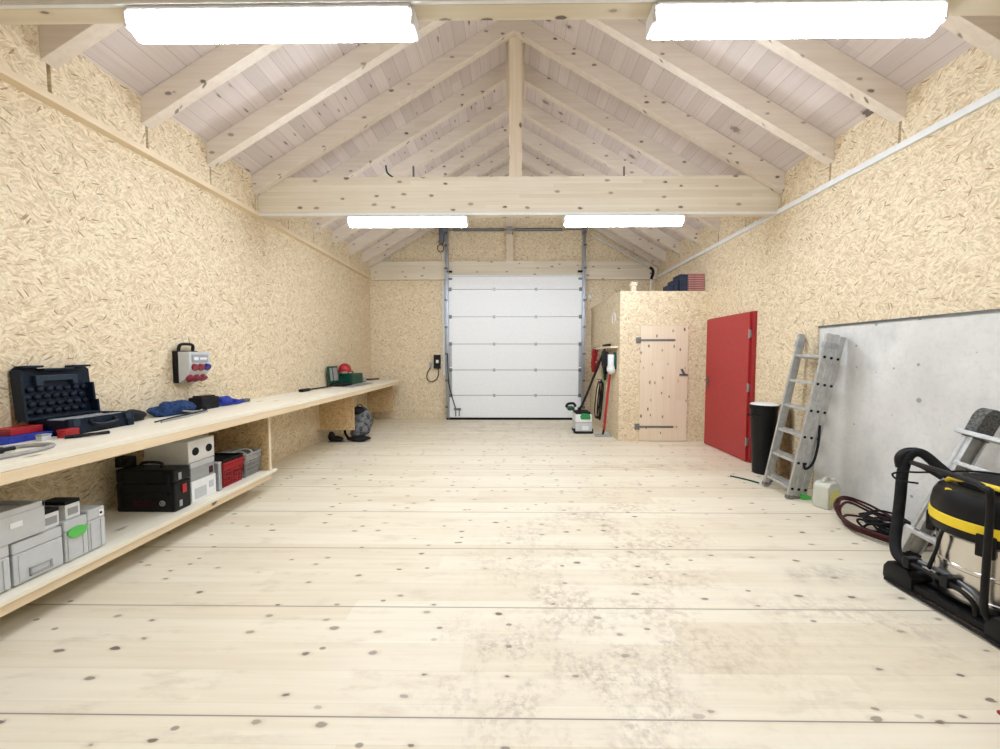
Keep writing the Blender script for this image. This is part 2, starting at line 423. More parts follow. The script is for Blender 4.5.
# trims along the side walls, then a strip for the shadow above the concrete
struct('trim_left', MB().box(XL, XLU + .02, YF, YB, 3.185, 3.235, .003), M['trimw'])
tr = struct('trim_right', MB().box(XR - .035, XR, YF, YB, 3.18, 3.235, .003), M['white'])
struct('concrete_edge_shadow', MB().box(XR + .004, XR + .019, YF, 4.07, 1.752, 1.769), M['dsteel'])  # not a trim: dark strip standing in for the shadow under the OSB

# rafters
n_order = ['first', 'second', 'third', 'fourth', 'fifth', 'sixth', 'seventh', 'eighth', 'ninth', 'tenth', 'eleventh', 'twelfth', 'thirteenth', 'fourteenth', 'fifteenth', 'sixteenth']
for i, y in enumerate(RY):
    for sg in (-1, 1):
        xw = XL - .01 if sg < 0 else XR + .01
        xw = XLU if sg < 0 else XR
        poly = [(xw, ZR), (XM, ZP), (XM, ZP + RH - .002), (xw, ZR + RH - .002)]
        m = MB(); m.prism(poly, 'y', y, y + RT, .004)
        k = len(RY) - 1 - i
        side = 'left' if sg < 0 else 'right'
        o = m.build('rafter', M['raft'])
        tag(o, f'sloping pine rafter on the {side} roof slope, {n_order[k]} counted from the back wall', 'rafter', f'pine rafters under the {side} roof slope')

# trusses : tie beam + king post
def truss(y, lb, post_lb):
    t = MB().box(XLU, XR, y, y + .09, 3.19, 3.66, .004).build('tie_beam', M['glulam'])
    tag(t, lb, 'beam')
    if post_lb:
        p = thing('king_post', (XM + .02, y + .045, 3.66), post_lb, 'post')
        MB().box(-.08, .08, -.045, .045, 0, ZP - 3.66 - .001, .004).build('post_shaft', M['post'], p)
        lab(MB().box(-.115, .115, .046, .10, .88, ZP - 3.66, .004).build('ridge_plate', M['post'], p), 'wider board behind the upper end of the post')
truss(4.733, 'thick laminated pine tie beam crossing the room between the side walls, lamps beneath', 'upright pine post from the middle of the thick cross beam to the ridge')
truss(1.945, 'laminated pine beam at the very top of the photo nearest the camera', None)
tb = MB().box(XL, XR, 8.53, 8.63, 3.17, 3.58, .004).build('tie_beam', M['glulam'])
tag(tb, 'pine beam lying against the back wall above the white sectional gate', 'beam')
p = thing('king_post', (XM - .05, 8.58, 3.58), 'short upright pine post on the back wall above the gate shaft', 'post')
MB().box(-.08, .08, -.05, .05, 0, ZP - 3.58 - .08, .004).build('post_shaft', M['post'], p)

# cable trunking + tube lamps
lampdat = [(1.985, 'nearest'), (4.765, 'far')]
beamf = [1.945, 4.733]
def make_lamp(loc, label, lh=.75):
    t = thing('tube_lamp', loc, label, 'ceiling light', 0, 'white tube lamps under the cross beams')
    MB().box(-lh, lh, -.06, .06, .095, .128, .012).build('housing', M['white'], t)
    d = MB()
    prof = []
    for i in range(9):
        a = PI * i / 8; prof.append((math.cos(a) * .062, .097 - math.sin(a) * .097))
    prof = [(u, v) for u, v in prof]
    d.prism([(u, v) for u, v in prof], 'x', -lh + .01, lh - .01, 0)
    d.build('diffuser', M['lamp'], t, 40)
    for sx in (-lh - .005, lh + .005):
        MB().box(sx - .012, sx + .012, -.055, .055, .03, .12, .01).build('end_cap', M['white'], t)
    for sx in (-.45, .45):
        MB().box(sx - .02, sx + .02, -.015, .015, .127, .131).build('mount', M['white'], t)
    return t
names = {0: ('big bright tube lamp at the top left of the photo, nearest beam', 'big bright tube lamp at the top right of the photo, nearest beam'),
         1: ('left tube lamp under the thick cross beam in mid room', 'right tube lamp under the thick cross beam in mid room'),
         }
zl = 3.19 - .131
for i, (y, _) in enumerate(lampdat):
    tk = MB().box(XLU + .021, XR - .036, beamf[i] - .021, beamf[i] - .001, 3.19, 3.214, .002).build('cable_trunking', M['white'])
    tag(tk, ['thin white cable duct under the nearest cross beam', 'thin white cable duct under the thick mid room cross beam'][i], 'cable duct')
    make_lamp((-1.27 if i == 1 else -1.20, y, zl), names[i][0], .71 + .02 * i); make_lamp((1.41 if i == 1 else 1.42, y, zl), names[i][1], .70 + .025 * i)

# ------------------------------------------------------------------ sectional gate (door_3)
GX0, GX1, GY = -1.366, 1.615, 8.48
g = thing('door_3', (0, GY, 0), None, None); g['kind'] = 'structure'
zs = [.045, .558, 1.134, 1.72, 2.33, 2.94, 3.234]
for a, b in zip(zs, zs[1:]):
    m = MB(); m.box(GX0, GX1, -.0, .04, a + .006, b - .006, .004)
    nr = max(1, round((b - a) / .15))
    for i in range(1, nr):
        z = a + (b - a) * i / nr; m.box(GX0 + .06, GX1 - .06, -.002, .001, z - .003, z + .003)
    m.build('gate_panel', M['gate'], g)
    MB().box(GX0 + .05, GX1 - .05, .005, .038, a - .006, a + .006).build('joint_strip', M['hinge'], g)
lab(MB().box(GX0 - .07, GX1 + .07, -.01, .045, 0, .045, .004).build('bottom_seal', M['black2'], g), 'black rubber seal along the gate foot')
MB().box(GX0, GX1, -.012, .04, 3.234, 3.262, .003).build('top_rail', M['white'], g)
for z in zs[1:-1]:
    for x in (-.35, .59):
        h = MB(); h.box(x - .03, x + .03, -.012, 0, z - .035, z + .035, .004).cyl((x - .03, -.014, z), (x + .03, -.014, z), .008, n=10)
        h.build('hinge', M['steel'], g, 40)
    for x in (GX0 + .03, GX1 - .03):
        h = MB(); h.box(x - .035, x + .035, -.02, 0, z - .04, z + .04, .006).cyl((x, -.02, z), (x, -.05, z), .022, n=12)
        h.build('roller_bracket', M['dsteel'], g, 40)
for x in (GX0 + .03, GX1 - .03):
    h = MB(); h.box(x - .05, x + .05, -.03, 0, 3.15, 3.19, .006).build('roller_bracket', M['dsteel'], g)
    h = MB(); h.box(x - .07 , x + .05, -.05, 0, 3.31, 3.35, .006).build('top_bracket', M['black2'], g)
    for a, b in ((.6, 1.1), (1.2, 1.7)):
        MB().box(x - .03, x + .03, -.006, 0, a, b, .002).build('edge_plate', M['steel'], g)
for sx, x in ((-1, GX0 - .035), (1, GX1 + .035)):
    t = MB(); t.box(x - .035, x + .035, .0, .012, .03, 4.30, .002)
    t.box(x - sx * .03 - .006, x - sx * .03 + .006, -.06, .0, .03, 4.28, .002)
    t.box(x + sx * .03 - .006, x + sx * .03 + .006, -.045, .0, .03, 4.28, .002)
    t.build('guide_track', M['steel'], g)
    for z in (.3, .9, 1.5, 2.1, 2.7, 3.4, 3.9):
        MB().box(x + sx * .02 - .03, x + sx * .02 + .03, -.07, -.04, z - .02, z + .02, .003).build('track_bracket', M['dsteel'], g)
    dr = MB(); dr.cyl((x - .04, -.1, 4.22), (x + .04, -.1, 4.22), .075, n=24).box(x - .045, x - .035, -.2, .02, 4.12, 4.34, .002)
    dr.build('cable_drum', M['dsteel'], g, 40)
sh = MB(); sh.cyl((GX0 - .06, -.1, 4.22), (GX1 + .06, -.1, 4.22), .014, n=12); sh.build('shaft', M['dsteel'], g, 40)
for a, b in ((-1.25, -.12), (.12, 1.15)):
    s = MB()
    pts = []
    s.cyl((a, -.1, 4.22), (b, -.1, 4.22), .032, n=16)
    s.build('torsion_spring', M['dsteel'], g, 40)
MB().box(-.06, .06, -.16, -.0, 4.16, 4.28, .006).build('centre_bracket', M['steel'], g)
mo = MB(); mo.box(GX0 - .19, GX0 - .08, -.16, -.02, 3.98, 4.28, .02).cyl((GX0 - .14, -.17, 3.95), (GX0 - .14, -.09, 3.95), .055, n=20)
lab(mo.build('gate_motor', M['dsteel'], g, 40), 'dark gate motor at the top left of the gate')
ch = MB(); ch.tube([(GX0 - .14 + math.cos(a) * .07, -.19, 3.8 + math.sin(a) * .08) for a in [2 * PI * i / 12 for i in range(12)]], .009, 8, True)
ch.build('emergency_chain', M['black2'], g, 40)
hd = MB(); hd.box(GX0 + .10, GX0 + .26, -.05, -.0, .23, .27, .01).box(GX0 + .13, GX0 + .15, -.02, 0, .08, .23).box(GX0 + .21, GX0 + .23, -.02, 0, .08, .23)
hd.build('handle', M['dsteel'], g)
cb = MB(); cb.tube([(GX0 - .03, -.07, 1.5), (GX0 - .01, -.075, .9), (GX0 + .05, -.07, .6), (GX0 + .14, -.045, .27)], .011, 8)
cb.build('cable', M['black2'], g, 40)
# gate frame strip + white trunking + control box
tag(MB().box(-1.53, -1.475, YB - .045, YB, 1.0, 3.84, .004).build('cable_trunking', M['white']), 'white vertical cable duct left of the sectional gate', 'cable duct')
kb = thing('gate_controller', (-1.66, YB, 1.16), 'black gate control box on the back wall left of the gate', 'control box')
MB().box(-.075, .075, -.09, 0, 0, .32, .015).build('box_body', M['black'], kb)
lab(MB().box(-.02, .04, -.094, -.088, .13, .2, .002).build('button_panel', M['white'], kb), 'pale button label')
MB().box(-.17, -.10, -.05, 0, -.02, .08, .01).build('wall_socket', M['grey'], kb)
MB().cyl((-.14, -.07, .03), (-.14, -.07, .15), .02, n=12).build('plug', M['grey2'], kb, 40)
MB().tube([(.02, -.06, .0), (.03, -.06, -.12), (-.03, -.05, -.25), (-.15, -.05, -.3), (-.24, -.05, -.22), (-.22, -.05, -.08), (-.14, -.07, .03)], .011, 8).build('cable', M['dred'], kb, 40)
s = MB().cyl((1.81, YB - .035, 2.79), (1.81, YB, 2.79), .04, .045, 28); tag(s.build('round_detector', M['white'], None, 40), 'small round white detector on the back wall right of the gate', 'detector')
# conduit at the right end of the gable
cd = thing('roof_conduit', (3.06, 8.3, 2.536), 'thin grey conduit sloping down under the roof and dropping to the cubicle top', 'conduit')
MB().tube([(-1.21, .03, 1.52), (-.15, .03, .93), (.01, .03, .845)], .018, 10, sub=1).build('sloping_pipe', M['grey'], cd, 40)
lab(MB().tube([(.0, .03, .85), (.06, .03, .80), (.07, .02, .72), (.02, 0, .58)], .03, 12).build('flexible_pipe', M['black2'], cd, 40), 'black flexible elbow')
MB().cyl((.02, 0, 0), (.02, 0, .6), .02, n=14).build('upright_pipe', M['white'], cd, 40)

# ------------------------------------------------------------------ cubicle (storage closet) in the back right corner
CX, CY, CZ = 1.857, 6.36, 2.535
w = MB(); w.box(CX, XR - .001, CY, CY + .03, 0, CZ).box(CX, CX + .03, CY + .03, YB - .001, 0, CZ)
w.box(CX + .03, XR - .001, CY + .03, YB - .001, CZ - .03, CZ)
struct('wall_cubicle', w, M['osb_xz'])
d2 = thing('door_2', (2.196, CY, 0), None, None); d2['kind'] = 'structure'
MB().box(0, .804, -.024, 0, .012, 1.95, .004).build('door_leaf', M['doorw'], d2)
for z in (.25, 1.715):
    h = MB(); h.box(-.005, .58, -.031, -.024, z - .018, z + .018, .003).box(-.07, -.0, -.02, 0, z - .05, z + .05, .003).cyl((-.005, -.028, z - .05), (-.005, -.028, z + .05), .012, n=12)
    lab(h.build('strap_hinge', M['hinge'], d2, 40), 'long grey strap hinge')
h = MB(); h.box(.66, .80, -.04, -.024, 1.12, 1.15, .004).box(.70, .73, -.055, -.024, 1.13, 1.24, .005, rot=(0, -.5, 0)).cyl((.76, -.024, 1.135), (.76, -.065, 1.135), .012, n=12)
lab(h.build('latch', M['dsteel'], d2, 40), 'dark iron latch')
rg = MB().tube([(0, math.cos(a) * .09, math.sin(a) * .09) for a in [2 * PI * i / 14 for i in range(14)]], .009, 8, True)
o = rg.build('tape_ring', M['white'], None, 40); o.location = (CX - .009, 6.72, 2.12); tag(o, 'small white oval ring on the upper side wall of the cubicle', 'ring')

# things on the cubicle
b = MB().box(2.06, 2.14, 6.42, 6.50, CZ, CZ + .16, .006).box(2.045, 2.155, 6.405, 6.515, CZ + .10, CZ + .165, .006)
tag(b.build('wooden_block', M['post']), 'small pale wooden block on the front edge of the cubicle roof', 'wood block')
for i in range(8):
    z = CZ + i * .038
    t = thing('flat_carton', (3.15, 6.56, z), f'flat reddish carton in the striped stack on the cubicle roof, {n_order[i]} from the bottom', 'box', 0, 'flat reddish cartons stacked on the cubicle roof')
    MB().box(-.13, .13, -.13, .13, 0, .028, .002).build('carton_body', M['drum_red'], t)
    lab(MB().box(-.132, .132, -.132, .132, .028, .0375, .001).build('carton_lid', M['pale_red'], t), 'paler lid edge')
for i, (x, wd, h) in enumerate(((2.745, .07, .13), (2.83, .08, .21), (2.955, .145, .30))):
    t = thing('storage_case', (x, 6.60, CZ), ['lowest dark indigo case on the cubicle roof, left end of the row', 'middle dark indigo case on the cubicle roof', 'tallest dark indigo case beside the striped carton stack'][i], 'case', 0, 'dark cases on the cubicle roof')
    MB().box(-wd / 2 + .002, wd / 2 - .002, -.14, .14, 0, h, .008).build('case_body', M['indigo'], t)
    MB().box(-wd / 2 + .015, wd / 2 - .015, -.148, -.138, h * .5, h * .7, .004).build('case_latch', M['slate'], t)

# ------------------------------------------------------------------ red door (door_1) on the right wall
d1 = thing('door_1', (XR, 5.06, 0), None, None); d1['kind'] = 'structure'
Yd = 1.14; Zd = 2.05
f = MB(); f.box(-.045, -.001, 0, .055, .0, Zd, .003).box(-.045, -.001, Yd - .03, Yd, .0, Zd, .003).box(-.045, -.001, .055, Yd - .03, Zd - .045, Zd, .003)
f.build('door_frame', M['redd'], d1)
MB().box(-.075, -.046, .05, Yd - .005, .008, Zd - .012, .004).build('door_leaf', M['red'], d1)
for z in (.28, 1.02, 1.75):
    h = MB(); h.cyl((-.078, .040, z - .06), (-.078, .040, z + .06), .009, n=12).box(-.078, -.045, .032, .048, z - .05, z + .05, .003)
    lab(h.build('hinge', M['steel'], d1, 40), 'steel hinge')
h = MB(); h.box(-.082, -.074, Yd - .09, Yd - .05, .93, 1.13, .003).cyl((-.08, Yd - .07, 1.06), (-.125, Yd - .07, 1.06), .01, n=12).cyl((-.12, Yd - .07, 1.06), (-.12, Yd - .19, 1.06), .01, n=12)
lab(h.build('door_handle', M['dsteel'], d1, 40), 'dark lever handle')

# ------------------------------------------------------------------ workbench
BZ, BX = .92, -2.44
SZ, SX = .23, -2.53
wb = thing('workbench', (XL, .2, 0), 'long pale pine workbench with a lower shelf running along the left wall', 'workbench')
def W(mb_fn): return mb_fn
L0, L1 = 0.0, 8.1 - .0                      # local y from .2
MB().box(.001, BX - XL - .002, L0, L1, BZ - .03, BZ, .003).build('worktop', M['bench'], wb)
lab(MB().box(BX - XL - .04, BX - XL, L0, L1, BZ - .092, BZ - .031, .003).build('front_board', M['fascia'], wb), 'darker pine edge board')
for y in (1.4, 3.92, 6.12, 8.2):
    ly = y - .2; z0 = SZ if y < 4 else .225
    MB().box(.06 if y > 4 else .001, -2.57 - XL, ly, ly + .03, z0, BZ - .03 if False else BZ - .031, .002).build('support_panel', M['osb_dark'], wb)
    if y > 4: MB().box(.001, .055, ly + .0, ly + .04, z0 - .0, BZ - .031, .002).build('wall_cleat', M['fascia'], wb)
lab(MB().box(.001, SX - XL, L0, 3.80, SZ - .03, SZ, .003).build('lower_shelf', M['bench'], wb), 'lower shelf board')
lab(MB().box(SX - XL - .055, SX - XL - .012, L0, 3.72, SZ - .085, SZ - .031, .003).build('shelf_rail', M['fascia'], wb), 'rail under the lower shelf')
lab(MB().box(-2.57 - XL, -2.57 - XL + .015, 3.72, 3.75, SZ, BZ - .032, .002).build('panel_edge', M['trimw'], wb), 'pale edge strip of the support panel')

# ---- open navy tool case
tc = thing('tool_case', (-3.17, 2.42, BZ), 'open navy tool case on the bench, its lid leaning on the wall', 'tool case')
b = MB(); Lc, Dc, Hc = .44, .25, .105
b.box(0, Dc, 0, Lc, 0, .012, .004)
b.box(0, .012, 0, Lc, 0, Hc, .004).box(Dc - .012, Dc, 0, Lc, 0, Hc, .004)
b.box(0, Dc, 0, .012, 0, Hc, .004).box(0, Dc, Lc - .012, Lc, 0, Hc, .004)
for y in (.03, Lc - .03): b.box(Dc - .02, Dc + .012, y - .025, y + .025, .0, Hc + .005, .006)
b.build('case_base', M['navy'], tc)
MB().box(.012, Dc - .012, .012, Lc - .012, .012, .07, .006).build('case_inlay', M['navy2'], tc)
for y in (.05, .39):
    lab(MB().box(Dc, Dc + .016, y - .02, y + .02, .055, .1, .004).build('latch', M['slate'], tc), 'slate latch')
h = MB(); h.tube([(Dc, .14, .08), (Dc + .025, .15, .06), (Dc + .03, .22, .05), (Dc + .025, .29, .06), (Dc, .30, .08)], .011, 8); h.build('case_handle', M['black'], tc, 40)
tl = MB(); tl.cyl((.05, .06, .085), (.2, .2, .09), .018, n=12).cyl((.09, .30, .085), (.2, .16, .095), .014, n=12).box(.03, .09, .1, .38, .07, .1, .01).cyl((.12, .33, .08), (.2, .40, .085), .02, n=12)
lab(tl.build('stored_tools', M['grey2'], tc, 40), 'grey tool pieces in the inlay')
ld = thing('case_lid', (0, 0, Hc), None, None); ld.parent = tc
lid = MB(); LH = .36
outline = [(0.0, .01), (0.0, LH - .03), (.03, LH), (.13, LH), (.135, LH - .02), (.30, LH - .02), (.305, LH), (Lc - .03, LH), (Lc, LH - .03), (Lc, LH - .13), (Lc - .02, LH - .15), (Lc - .02, .12), (Lc, .10), (Lc, .01)]
lid.prism([(y, z) for y, z in outline], 'x', -.012, .0, 0)
for (y0, z0, y1, z1) in ((0, .01, .014, LH - .03), (Lc - .014, .01, Lc, .1), (Lc - .034, .1, Lc - .02, LH - .13), (.03, LH - .014, .13, LH), (.305, LH - .014, Lc - .03, LH), (.13, LH - .034, .305, LH - .02), (0, 0, Lc, .014)):
    lid.box(0, .055, y0, y1, z0, z1, .003)
bpy.data.objects.remove(ld)
lo = lid.build('case_lid', M['navy'], tc); lo.location = (0.02, -.07, Hc); lo.rotation_euler = (0, R(-4), 0)
r = MB()
for i in range(7):
    for j in range(4):
        r.ball((.01, .055 + i * .052 + (j % 2) * .02, .05 + j * .05), .014, .022, .020, 8)
r.build('lid_foam', M['navy2'], lo, 60)
lab(MB().box(.002, .03, .10, .34, .255, .295, .006).box(.002, .03, .10, .14, .225, .26, .006).box(.002, .03, .31, .34, .225, .26, .006).build('lid_handle', M['slate'], lo), 'slate carrying handle')

def carton(name, x0, x1, y0, y1, z, h, mat, label, cat, lidm=None, bev=.004, group=None):
    t = thing(name, ((x0 + x1) / 2, (y0 + y1) / 2, z), label, cat, 0, group); hx, hy = (x1 - x0) / 2, (y1 - y0) / 2
    MB().box(-hx, hx, -hy, hy, 0, h * (.72 if lidm else 1), bev).build('box_body', mat, t)
    if lidm: MB().box(-hx - .002, hx + .002, -hy - .002, hy + .002, h * .72, h, bev).build('box_lid', lidm, t)
    return t
t = carton('flat_box', -3.17, -3.05, 2.24, 2.50 - .1, BZ + .041, .042, M['redp'], 'flat bright red box lying on the blue case at the left photo edge', 'box', M['redp'])
t = carton('flat_case', -3.18, -3.0, 2.16, 2.41, BZ, .04, M['blue'], 'flat blue case under the red box at the left photo edge', 'case', M['blue'])
t = carton('small_box', -2.915, -2.86, 2.42, 2.50, BZ, .055, M['redp'], 'small dark red box in front of the open navy tool case', 'box', M['redp'])
t.location.y = 2.40; t.location.x = -2.885
t = carton('small_tin', -2.95, -2.91, 2.28, 2.33, BZ, .04, M['grey'], 'small grey tin beside the dark red box on the bench', 'tin', M['grey2'])
# tools lying before the case
pl = MB(); pl.tube([(-2.80, 2.36, BZ + .012), (-2.76, 2.42, BZ + .014), (-2.75, 2.52, BZ + .012)], .009, 8).tube([(-2.82, 2.40, BZ + .012), (-2.76, 2.44, BZ + .013), (-2.72, 2.50, BZ + .012)], .009, 8).cyl((-2.80, 2.40, BZ + .012), (-2.84, 2.34, BZ + .012), .012, n=10)
tag(pl.build('pliers', M['black'], None, 40), 'black handled pliers lying in front of the open tool case', 'pliers')
# braided hose loop
hs = thing('braided_hose', (-2.62, 1.95, BZ), 'grey braided hose curled in a loop at the near end of the bench', 'hose')
MB().tube([(-.18, -.45, .012), (-.02, -.25, .012), (.02, .0, .012), (-.02, .16, .012), (-.10, .205, .012), (-.2, .15, .012), (-.27, .02, .012), (-.3, -.12, .012), (-.36, -.3, .012)], .0115, 10).build('hose_tube', M['hose'], hs, 40)
lab(MB().cyl((-.13, -.3, .02), (-.13, .03, .02), .018, n=14).cyl((-.13, .03, .02), (-.13, .08, .02), .012, n=12).build('hose_nozzle', M['black'], hs, 40), 'black nozzle with grey tip')
MB().box(-.28, -.22, -.2, -.02, .0, .045, .012).build('hose_fitting', M['steel'], hs)

# clutter along the wall behind the tool case
j = MB().ball((-3.08, 2.99, BZ + .035), .07, .11, .055, 14, .35, 3, BZ + .002)
tag(j.build('work_glove', M['black2'], None, 60), 'black crumpled work glove behind the navy case', 'glove')
bg = thing('denim_bag', (-3.06, 3.36, BZ), 'crumpled denim blue cloth bag on the bench against the wall', 'bag')
MB().ball((0, 0, .045), .11, .20, .075, 16, .28, 5, .002).build('bag_body', M['dblue'], bg, 60)
MB().tube([(.05, -.1, .08), (.12, .0, .03), (.13, .12, .012), (.08, .22, .012)], .008, 8).build('bag_strap', M['hose'], bg, 40)
bt = thing('battery_charger', (-3.07, 3.72, BZ), 'black battery charger block on the bench between the two blue things', 'charger')
MB().box(-.07, .07, -.11, .11, 0, .12, .012).build('charger_body', M['black2'], bt)
MB().box(-.05, .05, -.08, .08, .12, .135, .004).build('charger_top', M['black'], bt)
MB().tube([(.07, -.08, .03), (.14, -.15, .01), (.17, -.3, .008), (.2, -.55, .008), (.26, -.8, .008)], .006, 6).build('charger_cable', M['black2'], bt, 40)
st = thing('blue_strap', (-3.05, 4.02, BZ), 'bright blue ratchet strap heap on the bench right of the black charger', 'strap')
MB().ball((-.0, -.06, .04), .06, .09, .065, 12, .3, 9, .002).tube([(.02, -.02, .06), (.03, .08, .035), (.02, .16, .02), (.0, .22, .02)], .02, 8).tube([(.03, -.1, .05), (.06, 0, .02), (.04, .12, .015)], .014, 8).build('strap_webbing', M['blue'], st, 50)
lab(MB().box(-.03, .03, .2, .3, .0, .04, .01).build('strap_buckle', M['dsteel'], st), 'dark buckle')
rd = MB().tube([(-2.76, 2.92, BZ + .008), (-2.80, 3.2, BZ + .008), (-2.86, 3.5, BZ + .008)], .007, 8)
tag(rd.build('steel_rod', M['hose'], None, 40), 'thin grey rod lying on the bench right of the navy case', 'rod')

# far end of the bench
ct = thing('hand_saw', (-3.06, 5.55, BZ), 'black tool with a long thin blade lying on the bench against the wall', 'hand tool')
MB().box(-.03, .04, -.12, .10, 0, .045, .015).build('tool_body', M['black'], ct)
MB().cyl((.0, .08, .02), (.05, .75, .02), .012, n=10).build('tool_rod', M['black2'], ct, 40)
dc = thing('drill_case', (-3.12, 6.42, BZ), 'small open green case with pale lid insert standing on the bench', 'case')
MB().box(-.0, .26, .0, .36, 0, .05, .006).build('case_base', M['black2'], dc)
l = MB().box(0, .02, .0, .36, 0, .30, .006).build('case_lid', M['dgreen'], dc); l.location = (.0, 0, .05); l.rotation_euler = (0, R(-6), 0)
lab(MB().box(.021, .03, .04, .12, .04, .27, .004).box(.021, .03, .16, .32, .04, .27, .004).build('lid_insert', M['hose'], l), 'pale tool insert')
gb = thing('green_machine_case', (-3.05, 6.98, BZ), 'dark green machine case on the far end of the bench', 'machine')
MB().box(-.1, .14, -.1, .42, 0, .2, .02).build('case_body', M['dgreen'], gb)
MB().tube([(.02, .0, .2), (.02, .04, .235), (.02, .2, .235), (.02, .24, .2)], .01, 8).build('carry_handle', M['black2'], gb, 40)
rh = thing('red_helmet', (-3.06, 6.93, BZ + .235), 'red safety helmet resting on top of the dark green case', 'helmet')
MB().lathe([(.11, 0), (.115, .02), (.108, .06), (.09, .10), (.055, .13), (.012, .142)], 28).build('helmet_shell', M['redp'], rh, 50)
MB().lathe([(.108, 0), (.14, -.004), (.14, .004), (.108, .012)], 28, cap=False).build('helmet_brim', M['redp'], rh, 50)
rh.location.z = BZ + .252
fp = MB().box(-2.84, -2.66, 6.3, 6.9, BZ, BZ + .008, .002).box(-2.82, -2.63, 6.5, 7.2, BZ + .0081, BZ + .016, .002)
tag(fp.build('metal_sheet', M['hose']), 'grey flat metal sheets lying on the far bench before the green case', 'sheet metal')
th = thing('black_grinder', (-2.95, 7.75, BZ), 'black angle tool with a long shaft at the far end of the bench', 'power tool')
MB().ball((0, -.18, .045), .05, .09, .042, 12, .1, 2, .002).cyl((0, -.2, .05), (.1, .36, .035), .02, .016, 14).build('tool_body', M['black2'], th, 50)
MB().cyl((.02, -.24, .02), (.02, -.24, .10), .045, n=16).build('tool_head', M['grey2'], th, 40)

# ------------------------------------------------------------------ socket distribution box on left wall
sb = thing('power_socket_box', (XL, 3.52, 1.19), 'grey power outlet box with red and blue sockets on the left wall above the bench', 'socket box')
lab(MB().box(.001, .06, 0, .24, .0, .31, .012).build('back_shell', M['black'], sb), 'black rear shell')
fr_ = MB().prism([(.055, .0), (.10, .03), (.165, .13), (.165, .30), (.055, .30)], 'y', .004, .25, .005)
fr_.build('front_shell', M['grey'], sb)
lab(MB().box(.162, .172, .03, .22, .20, .275, .004).build('fuse_window', M['grey2'], sb), 'tinted fuse window')
lab(MB().box(.171, .174, .05, .10, .22, .25).box(.171, .174, .12, .20, .225, .245).build('fuse_switches', M['white'], sb), 'white fuse switches')
h = MB().tube([(.05, .02, .31), (.06, .03, .365), (.07, .10, .375), (.06, .17, .365), (.05, .18, .31)], .014, 8); lab(h.build('carry_handle', M['black2'], sb, 40), 'black grip on top')
for i, y in enumerate((.055, .125, .20)):
    q = MB().cyl((.150, y, .160), (.178, y, .150), .030, .032, 20); q.cyl((.176, y, .151), (.188, y, .146), .034, .034, 20)
    o = q.build('power_socket', M['socket_blue'] if i == 2 else M['socket_red'], sb, 40); lab(o, 'blue socket' if i == 2 else 'red socket')
for i, y in enumerate((.05, .125, .20)):
    q = MB().cyl((.10, y, .075), (.130, y, .040), .030, .033, 20); q.cyl((.128, y, .042), (.138, y, .030), .037, .037, 20)
    lab(q.build('power_socket', M['socket_red'], sb, 40), 'large red lower socket')

# ------------------------------------------------------------------ boxes on the lower shelf
def systainer(x1, y0, y1, z, h, depth, label, latch=True, drawer=False, lab_=True, mat='grey'):
    t = thing('storage_box', (x1 - depth / 2, (y0 + y1) / 2, z), label, 'storage box', 0, 'grey stacking boxes on the lower bench shelf')
    hx, hy = depth / 2, (y1 - y0) / 2
    MB().box(-hx, hx, -hy, hy, .008, h * .74, .008).box(-hx + .02, hx - .02, -hy + .02, hy - .02, 0, .01).build('box_body', M[mat], t)
    MB().box(-hx, hx, -hy, hy, h * .745, h, .008).build('box_lid', M[mat], t)
    if latch:
        lt = MB(); zc = h * .70
        poly = [(math.cos(a) * .05, zc + math.sin(a) * .038 * (1 if math.sin(a) < 0 else .7)) for a in [2 * PI * i / 20 for i in range(20)]]
        lt.prism(poly, 'x', hx, hx + .012, 0)
        lab(lt.build('latch', M['green'], t, 40), 'green turning latch')
    if drawer:
        dr = MB(); dr.box(hx - .002, hx + .004, -hy + .02, hy - .02, .02, h * .70, .003)
        d = dr.build('drawer_front', M[mat], t)
        q = MB(); q.box(hx + .004, hx + .012, -.05, .05, .03, .042, .002).box(hx + .004, hx + .012, -.05, -.042, .03, .075, .002).box(hx + .004, hx + .012, .042, .05, .03, .075, .002).box(hx + .004, hx + .012, -.05, .05, .068, .075, .002)
        lab(q.build('drawer_grip', M['grey2'], d), 'darker recessed grip')
    else:
        MB().box(hx - .001, hx + .005, -hy + .012, -hy + .03, .015, h * .7, .002).build('front_rib', M['grey'], t)
        MB().box(hx - .001, hx + .005, hy - .03, hy - .012, .015, h * .7, .002).build('front_rib', M['grey'], t)
    if lab_:
        lab(MB().box(hx, hx + .003, hy * .25, hy * .8, h * .78, h * .93).build('name_label', M['paper'], t), 'white paper label')
        MB().box(hx + .003, hx + .004, hy * .35, hy * .62, h * .83, h * .88).build('label_print', M['black2'], t)
    return t
systainer(-2.60, 1.55, 1.875, SZ, .245, .38, 'grey stacking box with green latch, bottom row at the left photo edge', True, False, False)
systainer(-2.60, 1.885, 2.105, SZ, .235, .38, 'grey box with a recessed drawer grip in the bottom row of the shelf', False, True, False)
t = systainer(-2.60, 2.115, 2.235, SZ, .25, .36, 'grey stacking box with green latch beneath the small white cartons, right of the drawer box', True, False, False)
systainer(-2.605, 2.24, 2.34, SZ, .265, .36, 'narrow grey stacking box with white label, right end of the bottom row', False, False, True)
